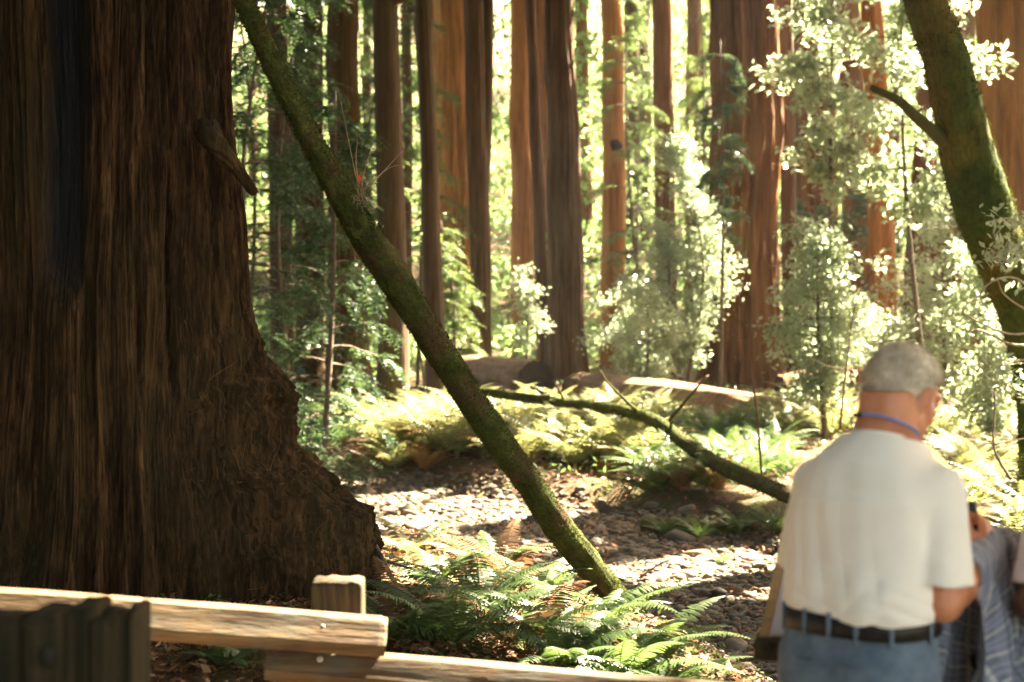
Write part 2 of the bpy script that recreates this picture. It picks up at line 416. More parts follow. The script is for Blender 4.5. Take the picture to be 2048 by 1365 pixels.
bx_, by_ = ct * Rg, st_ * Rg
bn = .2 * fbm(bx_ * 2.8 + 3, by_ * 2.8, ZZ * 2.8, 3, 41) + .05 * ridge(vn(bx_ * 8 + 1, by_ * 8 + ZZ * 4, ZZ * 8 - bx_ * 4, 43)) + .04 * ridge(vn(tw * 17 + 1.2 * vn(TH * 3, ZZ * 3, 0, 8), ZZ * 2.6, 0, 43)) + .022 * ridge(vn(tw * 48 + 1.5 * vn(TH * 8, ZZ * 5, 0, 8), ZZ * 7, 3, 45)) + .012 * ridge(fbm(tw * 110 + 2 * vn(TH * 12, ZZ * 9, 0, 8), ZZ * 22, 3, 2, 46)) + .006 * vn(bx_ * 80, by_ * 80, ZZ * 80, 47)
Rg = Rg + fl * (1 - .75 * burl) + bn * burl + .01 * fbm(bx_ * 20, by_ * 20, ZZ * 3, 3, 44)
# charred hollow: deep vertical groove
hol = np.exp(-((TH + 1.31 + .03 * vn(ZZ * 1.3, 0, 0, 3)) / .105) ** 6) * sstep(1.82, 2.2, ZZ)
Rg = Rg - .2 * hol - .05 * np.exp(-((TH + 1.47) / .05) ** 2) * sstep(.4, 1, ZZ)
# second smaller hollow at left foot
Rg = Rg - .16 * np.exp(-((TH + 1.5) / .1) ** 2 - ((ZZ - .82) / .3) ** 2)
V = np.stack([GC[0] + ct * Rg, GC[1] + st_ * Rg, ZZ + 0.0], -1).reshape(-1, 3)
# bark material with charred patch in the hollow
t = NT('giant_trunk_bark')
v = t.coord((11, 11, .95), warp=.14, wscale=2.2)
n1 = t.noise(v, 1.0, 9, .68); n2 = t.noise(t.coord((42, 42, 4.5), warp=.05, wscale=5), 1.0, 6, .65); n3 = t.noise(t.coord((1.2, 1.2, .45)), 1.4, 5, .55)
n5 = t.noise(t.coord((1, 1, 1), warp=.2, wscale=3), 11, 7, .7)
c = t.ramp(n1, [(.3, (.008, .004, .002)), (.46, (.03, .016, .007)), (.58, (.066, .034, .014)), (.7, (.15, .082, .036))])
c = t.mix(t.ramp(n2, [(.38, .85), (.52, 0.0)]), c, (.01, .006, .004))
c = t.mix(t.ramp(n2, [(.55, 0.0), (.7, .5)]), c, (.12, .066, .03))
c = t.mix(t.ramp(n3, [(.42, 0.0), (.68, .4)]), c, (.042, .038, .016))
c = t.mix(t.ramp(n5, [(.5, 0.0), (.75, .4)]), c, (.05, .03, .017))
at = t.n('ShaderNodeAttribute'); at.attribute_name = 'char'
c = t.mix(at.outputs['Fac'], c, (.02, .019, .018))
t.col(c); t.rough(.95, .06); t.bump(t.math('ADD', t.math('ADD', n1, t.math('MULTIPLY', n2, .6)), t.math('MULTIPLY', n5, .4)), .9, .03)
o = part('trunk', groot, V, gridq(len(zz), len(th), True), mat=t.m)
a = o.data.attributes.new('char', 'FLOAT', 'POINT'); a.data.foreach_set('value', np.clip(hol, 0, 1).ravel().astype(np.float32))
# broken limb hugging the trunk
pts = spline([P(405, 250, 7.55), P(440, 300, 7.5), P(475, 340, 7.6), P(510, 388, 7.65)], 24)
V, Q, T = tube(pts, np.linspace(.06, .02, 24), 28, True, lambda i, a: 1 + .22 * vn(np.cos(a) * 3, np.sin(a) * 3, i * .12, 4) + .22 * ridge(vn(np.cos(a) * 5, np.sin(a) * 5, i * .12, 5)))
part('broken_limb', groot, V, Q, T, groot.children[0].data.materials[0])
# loose bark strips and root fibres on the burl
mb = MB(); r = np.random.default_rng(8)
for k in range(96):
    a0 = r.normal(-.2, .3); z0 = r.uniform(.2, 1.9) if k < 72 else r.uniform(1.9, 3.6)
    i = np.argmin(abs(zz - z0)); j = np.argmin(abs(th - a0)); rad = Rg[i, j] + .006
    p = np.array([GC[0] + math.cos(a0) * rad, GC[1] + math.sin(a0) * rad, z0])
    tang = np.array([-math.sin(a0), math.cos(a0), 0]); nor = np.array([math.cos(a0), math.sin(a0), 0])
    ang = r.normal(0, .9) if k < 72 else r.normal(1.55, .12); L = r.uniform(.04, .2)
    d = tang * math.cos(ang) + np.array([0, 0, 1]) * math.sin(ang)
    pp = [p, p + d * L * .5 + nor * .02 * r.random(), p + d * L + nor * r.uniform(-.01, .05)]
    mb = MB(); mb.tube(spline(pp, 5), np.array([1, 1, .9, .7, .3]) * r.uniform(.001, .0028), 4); mb.part('bark_fibre', groot, M['bark_brown'])
mb = MB()
mb.tube(spline([P(748, 1090, 8.2), P(765, 1120, 8.0), P(790, 1165, 7.9), P(822, 1205, 7.9)], 16), np.linspace(.02, .009, 16), 7)
mb.tube(spline([P(742, 1120, 8.3), P(800, 1130, 8.5), P(880, 1160, 8.9)], 12), np.linspace(.01, .004, 12), 6)
mb.part('root', groot, M['twig'])

# ------------------------------------------------------------------ redwood trunks behind
def trunk_mesh(xl0, xr0, xl1, xr1, Y, pybase_extra=0, flute=.05, top=32, seed=0, mids=None, nth=90, nz=170):
    # (xl0,xr0): px edges where it meets the ground; (xl1,xr1): px edges at the frame top
    s = Y / F; cx0 = ((xl0 + xr0) / 2 - 1024) * s; cx1 = ((xl1 + xr1) / 2 - 1024) * s
    r0 = (xr0 - xl0) / 2 * s; r1 = (xr1 - xl1) / 2 * s
    zb = g1(cx0, Y); zt = CAMZ + 682 * s
    z = np.unique(np.concatenate([np.linspace(zb - .2, zt * 1.15, nz), np.linspace(zt * 1.15, top, 24)]))
    u = (z - zb) / (zt - zb)
    cx = cx0 + (cx1 - cx0) * u + .03 * r0 * vn(z * .5, 0, seed, 2) * 3
    rad = r1 + (r0 * .86 - r1) * np.clip(1 - u, 0, 1) ** 1.3 + r0 * .22 * np.exp(-np.maximum(z - zb, 0) / (.5 + r0 * .5))
    rad = np.where(u > 1, r1 * np.clip(1 - (u - 1) * .12, .3, 1), rad)
    thh = np.arange(nth) / nth * 2 * math.pi
    A, Z = np.meshgrid(thh, z); cxg = cx[:, None]; rg = rad[:, None]
    ca, sa = np.cos(A), np.sin(A)
    k = max(2.2, r0 * 4)
    f = flute * rg * (1.5 * vn(ca * k + .15 * vn(Z * .6, 0, 0, 3), sa * k, Z * .18 + seed * 5, 3) + 1.2 * ridge(vn(ca * k * 2.4, sa * k * 2.4, Z * .35 + seed, 4)) + .6 * ridge(vn(ca * k * 6, sa * k * 6, Z * .8 + seed, 5)) - .9)
    rg = rg + f
    V = np.stack([cxg + ca * rg, Y + sa * rg, Z], -1).reshape(-1, 3)
    return V, gridq(len(z), nth, True), (cx0, Y, zb), (cx, z, rad)
trees = []     # (root, centre function, radius) for hanging crowns on
def redwood(label, e0, e1, Y, mat, seed, flute=.05, top=32, cat='tree', group='redwood trunks in the grove', name='redwood_tree', **k):
    V, Q, b, prof = trunk_mesh(e0[0], e0[1], e1[0], e1[1], Y, flute=flute, top=top, seed=seed, **k)
    ro = thing(name, label, cat, b, group)
    part('trunk', ro, V, Q, mat=M[mat])
    trees.append((ro, prof, Y)); return ro
trees.append((groot, (np.full(3, GC[0]), np.array([0, 15, 30.]), np.array([.9, .8, .5])), GC[1]))
redwood('dim reddish trunk just right of the giant redwood, half hidden by dark foliage', (540, 592), (532, 575), 38, 'bark_brown', 1)
redwood('dark furrowed trunk behind the upper part of the leaning mossy log', (590, 652), (586, 646), 33, 'bark_brown', 2, .07)
redwood('dark furrowed trunk crossed by a pale twiggy spray near the frame top', (652, 748), (656, 716), 32.5, 'bark_brown', 3, .08)
redwood('straight plain brown trunk standing nearest in the ferns, behind the mossy log', (752, 826), (744, 796), 27, 'bark_grey', 4, .025)
redwood('slim brown trunk between the plain brown trunk and the wide orange one', (852, 902), (830, 862), 34, 'bark_grey', 5, .03)
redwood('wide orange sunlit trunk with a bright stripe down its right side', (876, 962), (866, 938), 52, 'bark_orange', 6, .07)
ff = redwood('slim brown trunk that forks near the top, left of the bright gap', (940, 992), (926, 966), 40, 'bark_brown', 7, .05)
mb = MB(); mb.tube(spline([P(962, 420, 40.0), P(972, 250, 40.2), P(975, 100, 40.2), P(978, -60, 40.4), P(985, -700, 41)], 30), np.linspace(.2, .13, 30), 14); mb.part('forked_stem', ff, M['bark_grey'])
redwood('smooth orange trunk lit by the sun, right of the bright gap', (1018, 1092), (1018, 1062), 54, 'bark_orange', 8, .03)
redwood('pinkish trunk almost hidden between two nearer trunks', (1080, 1110), (1064, 1094), 60, 'bark_red', 9, .03)
redwood('thin bent dark trunk against the left side of the fluted brown trunk', (1074, 1108), (1050, 1070), 44, 'bark_brown', 10, .03)
redwood('sturdy brown trunk with deep vertical furrows at the picture centre', (1092, 1178), (1090, 1147), 42, 'bark_brown', 11, .09)
kt = redwood('ochre brown trunk with a dark knot halfway up, right of centre', (1198, 1258), (1203, 1245), 50, 'bark_orange', 12, .03)
V = IV * np.array([.24, .2, .36]) * (1 + .25 * vn(IV[:, 0] * 2, IV[:, 1] * 2, IV[:, 2] * 2, 7))[:, None] + P(1232, 292, 49.75); part('knot', kt, V, T=IT, mat=M['log_end'])
redwood('half hidden reddish trunk behind the pale leafy thicket, right of the knotted trunk', (1312, 1362), (1304, 1344), 46, 'bark_red', 13, .04)
bigr = redwood('massive red-brown trunk with dark foot, left of the leafy laurel', (1404, 1566), (1424, 1556), 41, 'bark_red', 14, .1, nth=160)
redwood('narrow brown trunk tight against the right side of the massive trunk', (1566, 1604), (1556, 1584), 44, 'bark_brown', 15, .04)
redwood('dark red trunk behind the sunlit laurel leaves', (1596, 1690), (1600, 1662), 52, 'bark_red', 16, .06)
redwood('orange trunk rising through the sunlit laurel, left of the leaning trunk', (1738, 1806), (1722, 1766), 40, 'bark_orange', 17, .06)
redwood('slanted dark trunk merging with the orange one above the grey-haired man', (1790, 1850), (1845, 1882), 41, 'bark_brown', 18, .05)
redwood('pinkish brown trunk behind the lower end of the leaning trunk', (1852, 1930), (1872, 1926), 43, 'bark_red', 19, .06)
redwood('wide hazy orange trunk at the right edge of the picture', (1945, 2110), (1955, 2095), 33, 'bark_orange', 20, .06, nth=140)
redwood('broad shadowy trunk behind the orange one, above the man\'s head', (1690, 1760), (1672, 1716), 56, 'bark_red', 22, .06)
redwood('far slim trunk in the haze between the knotted trunk and the central one', (1158, 1190), (1150, 1176), 85, 'bark_red', 21, .03)

# unseen trees added outside the frame to shade the grove
off = [(16.5, 2.5, .7), (21, 20, .9), (14, -3, .7), (27, 6, .8), (30, 30, .9), (9, -9, .8), (-6, -8, .8), (-13, 6, .8), (-14, 20, .9), (24, 42, .8), (38, 18, .8), (-16, 38, .8), (34, 52, .9), (20, 31, .7)]
for k, (x, y, rad) in enumerate(off):
    z = np.concatenate([np.linspace(g1(x, y) - .2, 8, 20), np.linspace(9, 30, 10)]); thh = np.arange(40) / 40 * 6.2832; A, Z = np.meshgrid(thh, z)
    rg = rad * (1 - Z / 60 + .25 * np.exp(-Z / .8)) * (1 + .06 * ridge(vn(np.cos(A) * 4, np.sin(A) * 4, Z * .3 + k, 3)))
    ro = thing('redwood_tree', 'redwood added outside the picture to shade the grove, %s in a ring round it' % ('first second third fourth fifth sixth seventh eighth ninth tenth eleventh twelfth thirteenth fourteenth'.split()[k]), 'tree', (x, y, g1(x, y)), 'shade trees around the grove')
    part('trunk', ro, np.stack([x + np.cos(A) * rg, y + np.sin(A) * rg, Z], -1), gridq(len(z), 40, True), mat=M['bark_brown'])
    trees.append((ro, (np.full(3, x), np.array([0, 15, 30.]), np.array([.8, .7, .5])), y))

# distant redwoods on the hillside
r = np.random.default_rng(31); fk = 0; FT = []; FO = 'first second third fourth fifth sixth seventh eighth ninth tenth eleventh twelfth thirteenth fourteenth fifteenth sixteenth seventeenth eighteenth nineteenth twentieth'.split()
for px in (505, 560, 625, 690, 735, 815, 860, 1262, 1285, 1385, 1410, 1595, 1700, 1790, 1835, 1930):
    Y = r.uniform(60, 100); hw_ = r.uniform(8, 17); dx = r.uniform(-5, 5)
    FT.append(redwood('distant shadowy redwood trunk deep in the far wood, %s from the left' % FO[fk], (px - hw_ * 1.2, px + hw_ * 1.2), (px + dx - hw_, px + dx + hw_), Y, 'bark_brown' if fk % 3 else 'bark_red', 40 + fk, .05, top=44, nth=36, nz=60, group='distant redwoods in the far wood')); fk += 1
for q in range(34):     # their crowns, unseen, added to shade the hillside and leave bright gaps
    k = q % len(FT); b = FT[k].location; c0 = np.array([b[0] + r.uniform(-9, 9), b[1] + r.uniform(-9, 9), b[2] + r.uniform(22, 34)]); n = 420
    o = r.normal(0, 1, (n, 3)); o /= np.linalg.norm(o, axis=1)[:, None]; ctr = c0 + o * r.random((n, 1)) ** .4 * np.array([7, 7, 3.2]); s_ = r.uniform(.45, 1.0, n)[:, None]; a = r.uniform(0, 6.28, n)
    land = ctr - SUN * ((ctr[:, 2] - 6) / SUN[2])[:, None]; lp = land[:, 0] / np.maximum(land[:, 1], 5) * F + 1024; kk = ~((np.abs(lp - 990) < 75) | (np.abs(lp - 1178) < 55)) & (ctr[:, 2] > CAMZ + 802 / F * ctr[:, 1])
    ctr = ctr[kk]; s_ = s_[kk]; a = a[kk]; n = len(ctr)
    if not n: continue
    d1 = np.stack([np.cos(a), np.sin(a), r.normal(0, .35, n)], 1); d2 = np.stack([-np.sin(a), np.cos(a), r.normal(0, .35, n)], 1) * .6
    part('crown', FT[k], np.stack([ctr - d1 * s_, ctr - d2 * s_, ctr + d1 * s_, ctr + d2 * s_], 1), np.arange(n * 4).reshape(-1, 4), mat=M['canopy'], smooth=False)
trees[:] = [tr for tr in trees if tr[0] not in FT]
# crowns: unseen leaf clumps shaped to screen the sun, open over the lit targets
lit = []
for (px, py, Y, r_) in [(820, 900, 26, 1.5), (900, 880, 27, 2.0), (1010, 880, 27, 2.2), (1150, 890, 27, 2.2), (1260, 870, 28, 1.6), (830, 1000, 20, 1.3), (960, 1010, 19, .8), 
        (210, 1210, 4.8, .35), (560, 1250, 4.9, .3), (900, 1320, 4.95, .3), (1350, 800, 33, 2.4), (1500, 830, 29, 2), (1080, 740, 35, 1.2),
        (1650, 60, 28, 2.5), (1660, 200, 28, 2.5), (1640, 340, 28, 2), (1650, 540, 25, 1.3), (1325, 600, 39, 1.6), (1990, 300, 16.3, .5), (1850, 200, 26, 2.4), (1800, 400, 28, 2), (1950, 500, 17, 1.6), (2000, 600, 17, 1.6),
        (1620, 800, 28, 1.8), (1950, 830, 24, 3), (1990, 900, 20, 2.4), (1880, 940, 20, 2), (1520, 100, 41, 2), (1525, 260, 41, 1.6), (1500, 420, 41, 1.2), (1320, 600, 35, 2.5), (1340, 500, 36, 2.5), (1380, 300, 38, 2.5), (1330, 150, 38, 2.5),
        (1400, 960, 20, 1.0), (980, 1180, 8, .3), (1200, 1230, 8, .25), (1750, 300, 40, 2), (2000, 200, 33, 2.5), (880, 1130, 9.5, .3),
        (1880, 720, 28, 2), (900, 740, 38, 2), (900, 970, 22, 1.6), (1100, 960, 22, 1.5), (770, 930, 24, 1.2)]:
    lit.append((P(px, py, Y), r_))
for Yc, pxc in ((52, 925), (54, 1050), (50, 1230)):
    for py in (50, 200, 350, 500, 650): lit.append((P(pxc, py, Yc), 2.2))
r = np.random.default_rng(77)
N = 5200
cx_ = r.uniform(-24, 62, N); cy_ = r.uniform(-24, 66, N); cz = r.uniform(13, 27, N); cr = r.uniform(1.0, 1.9, N)
keep = np.ones(N, bool)
CP = np.stack([cx_, cy_, cz], 1)
for c0, rr_ in lit:
    d = CP - c0; al = d @ SUN; dist = np.linalg.norm(d - al[:, None] * SUN, axis=1); keep &= dist > rr_ + cr + .25
land = CP - SUN * ((cz - 0) / SUN[2])[:, None]
keep &= land[:, 1] < 50
keep &= ~((land[:, 1] > 32) & (r.random(N) < .35))
keep &= ~((cy_ > 2) & (cz - cr < CAMZ + (682 + 120) / F * cy_) & (np.abs(cx_) < cy_ * .5 + 3))
CP, cr = CP[keep], cr[keep]
# extra unseen clumps added along the sun rays to shade chosen spots
shade = [(P(1400, 1150, 13), 1.6, 22), (P(1450, 1280, 10.5), .9, 26), (P(1250, 1080, 15), 1.6, 9), (P(1150, 1150, 13.5), .8, 18), (P(1450, 1050, 16), 1.4, 9), (P(330, 1215, 4.85), .12, 2), (P(60, 1205, 4.8), .12, 2), (P(640, 1260, 4.9), .1, 2), (P(1200, 1350, 4.95), .3, 3), (P(430, 1235, 4.87), .2, 5), (P(1740, 950, 3.7), .55, 16), (P(1700, 1250, 3.7), .45, 12), (np.array([1.5, 3.9, 1.2]), .5, 10), (np.array([-1.9, 7.6, .6]), .8, 30), (np.array([-1.7, 7.8, 2]), .9, 30), (np.array([-1.8, 7.8, 3.6]), .9, 30), (np.array([-2.8, 7.3, 1.5]), .8, 20), (np.array([-.9, 7.9, .9]), .4, 16),
         (P(95, 1280, 3.15), .3, 10), (P(678, 1190, 5.07), .15, 14), (P(600, 200, 7.7), .4, 14), (P(850, 650, 8.1), .5, 14), (P(1100, 1030, 8.7), .3, 10), (P(450, 1320, 6.6), .5, 10),
         (P(700, 450, 32), 1.2, 12), (P(600, 500, 27), 1.5, 16), (P(780, 400, 27), 1, 14), (P(780, 700, 27), 1, 14), (P(650, 860, 25), 1.6, 12), (P(1440, 650, 41), 1.5, 14), (P(1440, 300, 41), 1.2, 14), (P(1500, 720, 40), 1.5, 10), (P(1650, 600, 46), 2, 14), (P(1130, 400, 42), 1, 6)]
Cs = []; Rs = []
for p0, r0, n0 in shade:
    for q in range(n0):
        zc = r.uniform(10, 18); p = p0 + r.normal(0, .6, 3) * r0; c = p + SUN * (zc - p[2]) / SUN[2]; R0 = r.uniform(.6, 1.1)
        if c[1] > 2 and c[2] - R0 < CAMZ + 802 / F * c[1] and abs(c[0]) < c[1] * .5 + 3: c = p + SUN * (24 - p[2]) / SUN[2]
        if all(np.linalg.norm((c - c0) - ((c - c0) @ SUN) * SUN) > rr_ + R0 * .75 or np.linalg.norm(c0 - p) < .01 for c0, rr_ in lit): Cs.append(c); Rs.append(R0)
CP = np.concatenate([CP, Cs]); cr = np.concatenate([cr, Rs])
# unseen low clumps added behind and left of the camera to block sky light
n2_ = 1500; a_ = r.uniform(0, 1, n2_); x2 = np.where(a_ < .5, r.uniform(-30, -7, n2_), r.uniform(-25, -3, n2_)); y2 = np.where(a_ < .5, r.uniform(-20, 34, n2_), r.uniform(-26, -5, n2_))
x2 = np.where((y2 > 0) & (x2 > -.5 * y2 - 3.5), -.5 * y2 - 3.5 - r.uniform(0, 8, n2_), x2); z2 = r.uniform(1.5, 14, n2_); C2 = np.stack([x2, y2, z2], 1); k2 = np.ones(n2_, bool); r2_ = r.uniform(.9, 1.7, n2_)
for c0, rr_ in lit:
    d = C2 - c0; al = d @ SUN; k2 &= (np.linalg.norm(d - al[:, None] * SUN, axis=1) > rr_ + r2_ + .2) | (al < 0)
CP = np.concatenate([CP, C2[k2]]); cr = np.concatenate([cr, r2_[k2]])
tx = np.array([tr[1][0][-1] for tr in trees]); ty = np.array([tr[2] for tr in trees])
own = np.argmin((CP[:, :1] - tx) ** 2 + (CP[:, 1:2] - ty) ** 2, axis=1)
for k, (ro, prof, Yt) in enumerate(trees):
    idx = np.where(own == k)[0]
    if not len(idx): continue
    c = CP[idx]; rad = cr[idx]; m = 46
    o = r.normal(0, 1, (len(idx), m, 3)); o /= np.linalg.norm(o, axis=2)[..., None]; o *= r.random((len(idx), m, 1)) ** .4 * rad[:, None, None]; o[..., 2] *= .45
    ctr = c[:, None, :] + o; ctr = ctr.reshape(-1, 3); n = len(ctr)
    a = r.uniform(0, 6.28, n); s = r.uniform(.22, .5, n)[:, None]
    d1 = np.stack([np.cos(a), np.sin(a), r.normal(0, .35, n)], 1); d2 = np.stack([-np.sin(a), np.cos(a), r.normal(0, .35, n)], 1) * .55
    V = np.stack([ctr - d1 * s, ctr - d2 * s, ctr + d1 * s, ctr + d2 * s], 1).reshape(-1, 3)
    part('crown', ro, V, np.arange(n * 4).reshape(-1, 4), mat=M['canopy'], smooth=False)
    mb = MB()
    for cc in c[::4]:
        mid_ = np.array([(np.interp(cc[2] - 2, prof[1], prof[0]) + cc[0]) / 2, (Yt + cc[1]) / 2, cc[2] - .7])
        if any(np.linalg.norm((mid_ - c0) - ((mid_ - c0) @ SUN) * SUN) < r0 + .3 for c0, r0 in lit): continue
        xt = float(np.interp(cc[2] - 2, prof[1], prof[0])); mb.tube([[xt, Yt, cc[2] - 2], [(xt + cc[0]) / 2, (Yt + cc[1]) / 2, cc[2] - .7], list(cc)], [.09, .06, .02], 5, False)
    if mb.n: mb.part('limbs', ro, M['bark_brown'])

# ------------------------------------------------------------------ leaf generators
def leafquads(ctr, dirs, L, W, r, fold=.25):
    n = len(ctr); dirs = dirs / (np.linalg.norm(dirs, axis=1)[:, None] + 1e-9)
    up = r.normal(0, 1, (n, 3)) * .6 + np.array([0, 0, 1]); sd_ = np.cross(dirs, up); sd_ /= np.linalg.norm(sd_, axis=1)[:, None] + 1e-9
    nr = np.cross(sd_, dirs); L = np.broadcast_to(L, (n,))[:, None]; W = np.broadcast_to(W, (n,))[:, None]
    mid = ctr + dirs * L * .45
    V = np.stack([ctr, mid - sd_ * W + nr * W * fold, ctr + dirs * L, mid + sd_ * W + nr * W * fold], 1).reshape(-1, 3)
    return V, np.arange(n * 4).reshape(-1, 4)
def crown_points(base, H, Rc, zlow, nb, r, droop=.5, twigs=14, shape='cone'):
    """branches from a stem: returns (stem pts, branch list, twig points, twig directions)"""
    base = np.array(base, float)
    stem = spline([base, base + np.array([r.normal(0, .03) * H, r.normal(0, .03) * H, H * .5]), base + np.array([r.normal(0, .04) * H, r.normal(0, .04) * H, H])], 24)
    br = []; tp = []; td = []
    for k in range(nb):
        u = zlow + (1 - zlow) * (k + r.random()) / nb; p = stem[min(int(u * 23), 23)]
        a = r.uniform(0, 6.283); L = Rc * (1.15 - u * .85 if shape == 'cone' else math.sin(math.pi * min(max((u - zlow) / (1 - zlow), .06), .97)) * .75 + .3) * (r.uniform(.65, 1.1) if shape == 'cone' else r.uniform(.35, 1.5))
        d = np.array([math.cos(a), math.sin(a), r.uniform(.0, .5)])
        tt = np.linspace(0, 1, 8)[:, None]
        pts = p + d * L * tt + np.array([0, 0, -1]) * droop * L * tt ** 2 + r.normal(0, .03 * L, (8, 3)) * tt
        br.append(pts)
        for q in range(twigs):
            s = r.uniform(.2, 1) ** .7; i = s * 7; i0 = min(int(i), 6); pp = pts[i0] + (pts[i0 + 1] - pts[i0]) * (i - i0)
            dd = (pts[i0 + 1] - pts[i0]); dd = dd / (np.linalg.norm(dd) + 1e-9)
            sdv = np.cross(dd, [0, 0, 1]) * r.choice([-1, 1]); tv = dd * .6 + sdv * r.uniform(.3, 1) + np.array([0, 0, r.normal(-.1, .2)])
            tp.append(pp); td.append(tv / np.linalg.norm(tv))
    return stem, br, np.array(tp), np.array(td)
def sprays(tp, td, L, r, pairs=8, ll=.09, lw=.014, droop=.3, flat=True):
    """feathered sprays: leaflets in two rows along each twig"""
    n = len(tp); s = (np.arange(pairs) + .5) / pairs
    Lr = L * r.uniform(.6, 1.2, n)
    p = tp[:, None, :] + td[:, None, :] * (s[None, :, None] * Lr[:, None, None]); p[..., 2] -= droop * Lr[:, None] * s[None, :] ** 2
    sdv = np.cross(td, np.array([0, 0, 1.])); sdv /= np.linalg.norm(sdv, axis=1)[:, None] + 1e-9
    out = []
    for sg in (-1, 1):
        c = p.reshape(-1, 3); d = (td[:, None, :] * .6 + sg * sdv[:, None, :] + r.normal(0, .16, (n, pairs, 3))).reshape(-1, 3)
        l = (ll * (1.1 - .6 * s)[None, :] * r.uniform(.7, 1.2, (n, pairs))).ravel()
        out.append(leafquads(c, d, l, lw, r))
    V = np.concatenate([o[0] for o in out]); return V, np.arange(len(V)).reshape(-1, 4)
def tuft_leaves(tp, td, r, m=7, L=.09, W=.014, spread=.12):
    n = len(tp); c = np.repeat(tp, m, 0) + r.normal(0, spread, (n * m, 3)); d = np.repeat(td, m, 0) * .5 + r.normal(0, .6, (n * m, 3)); d[:, 2] -= .1
    return leafquads(c, d, L * r.uniform(.6, 1.2, n * m), W * r.uniform(.8, 1.2, n * m), r)
def leafy(name, label, cat, base, H, Rc, zlow, nb, mat, seed, kind='conifer', twigs=14, stem_r=.06, group=None, L=.35, ll=.09, lw=.014, m=8, spread=.13, droop=.5, pairs=8, wood='twig', shape=None):
    r = np.random.default_rng(seed); ro = thing(name, label, cat, base, group)
    stem, br, tp, td = crown_points(base, H, Rc, zlow, nb, r, droop, twigs, shape or ('cone' if kind == 'conifer' else 'round'))
    mb = MB(); mb.tube(stem, np.linspace(stem_r, stem_r * .25, len(stem)), 8)
    for b in br: mb.tube(b, np.linspace(stem_r * .3, .004, len(b)), 4, False)
    mb.part('trunk', ro, M[wood])
    V, Q = sprays(tp, td, L, r, pairs, ll, lw) if kind == 'conifer' else tuft_leaves(tp, td, r, m, ll, lw, spread)
    part('crown', ro, V, Q, mat=M[mat], smooth=False); return ro
def G(px, Y): x = (px - 1024) / F * Y; return (x, Y, g1(x, Y))

GY_ = 'dark young conifers left of centre'
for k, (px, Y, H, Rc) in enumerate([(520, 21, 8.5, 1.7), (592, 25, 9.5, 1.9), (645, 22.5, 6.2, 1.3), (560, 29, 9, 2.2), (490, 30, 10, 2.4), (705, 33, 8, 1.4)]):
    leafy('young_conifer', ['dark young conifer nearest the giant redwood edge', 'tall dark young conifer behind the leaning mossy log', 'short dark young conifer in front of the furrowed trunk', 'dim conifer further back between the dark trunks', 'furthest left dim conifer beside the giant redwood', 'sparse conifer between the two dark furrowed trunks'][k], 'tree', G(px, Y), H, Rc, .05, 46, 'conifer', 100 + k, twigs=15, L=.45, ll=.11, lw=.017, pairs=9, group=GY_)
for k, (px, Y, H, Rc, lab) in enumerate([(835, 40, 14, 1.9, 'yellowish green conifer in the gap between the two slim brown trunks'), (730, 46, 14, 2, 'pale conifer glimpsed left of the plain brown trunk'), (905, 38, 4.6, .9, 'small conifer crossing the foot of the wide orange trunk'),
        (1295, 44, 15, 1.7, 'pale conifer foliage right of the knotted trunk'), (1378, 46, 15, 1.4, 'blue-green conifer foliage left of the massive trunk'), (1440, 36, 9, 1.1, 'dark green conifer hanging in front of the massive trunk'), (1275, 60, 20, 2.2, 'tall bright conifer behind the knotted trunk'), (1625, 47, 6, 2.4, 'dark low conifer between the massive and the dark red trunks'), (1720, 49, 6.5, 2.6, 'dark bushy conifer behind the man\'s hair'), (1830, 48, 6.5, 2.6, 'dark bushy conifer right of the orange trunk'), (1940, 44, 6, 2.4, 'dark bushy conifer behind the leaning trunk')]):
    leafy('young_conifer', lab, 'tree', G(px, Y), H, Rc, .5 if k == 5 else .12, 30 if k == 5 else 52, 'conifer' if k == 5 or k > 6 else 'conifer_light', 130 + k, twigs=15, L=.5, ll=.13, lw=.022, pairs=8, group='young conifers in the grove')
# sprays crossing trunks
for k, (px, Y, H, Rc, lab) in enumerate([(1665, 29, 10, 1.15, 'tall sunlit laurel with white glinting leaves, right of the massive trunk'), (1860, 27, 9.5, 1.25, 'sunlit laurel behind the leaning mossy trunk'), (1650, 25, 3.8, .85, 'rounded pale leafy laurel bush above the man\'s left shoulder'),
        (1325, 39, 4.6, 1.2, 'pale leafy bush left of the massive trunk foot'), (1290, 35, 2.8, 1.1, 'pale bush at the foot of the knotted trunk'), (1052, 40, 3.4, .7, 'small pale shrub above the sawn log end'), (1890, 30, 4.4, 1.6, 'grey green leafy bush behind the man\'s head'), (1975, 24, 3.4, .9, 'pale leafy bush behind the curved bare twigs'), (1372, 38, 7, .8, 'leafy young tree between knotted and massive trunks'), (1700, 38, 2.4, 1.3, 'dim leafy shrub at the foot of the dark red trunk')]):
    leafy('laurel_tree' if H > 5 else 'laurel_bush', lab, 'tree' if H > 5 else 'bush', G(px, Y), H, Rc, {0: .5, 1: .45, 2: .22, 5: .35}.get(k, .15), 14 if k == 5 else int({0: 24, 1: 24, 2: 30}.get(k, 38) + H * {0: 1.2, 1: 1.4}.get(k, 2.6)), 'laurel', 150 + k, kind='broad', twigs=15, ll=.19 if k < 2 else .14, lw=.042 if k < 2 else .03, m=8, spread=.13, droop=.25, group='laurels in the understory')
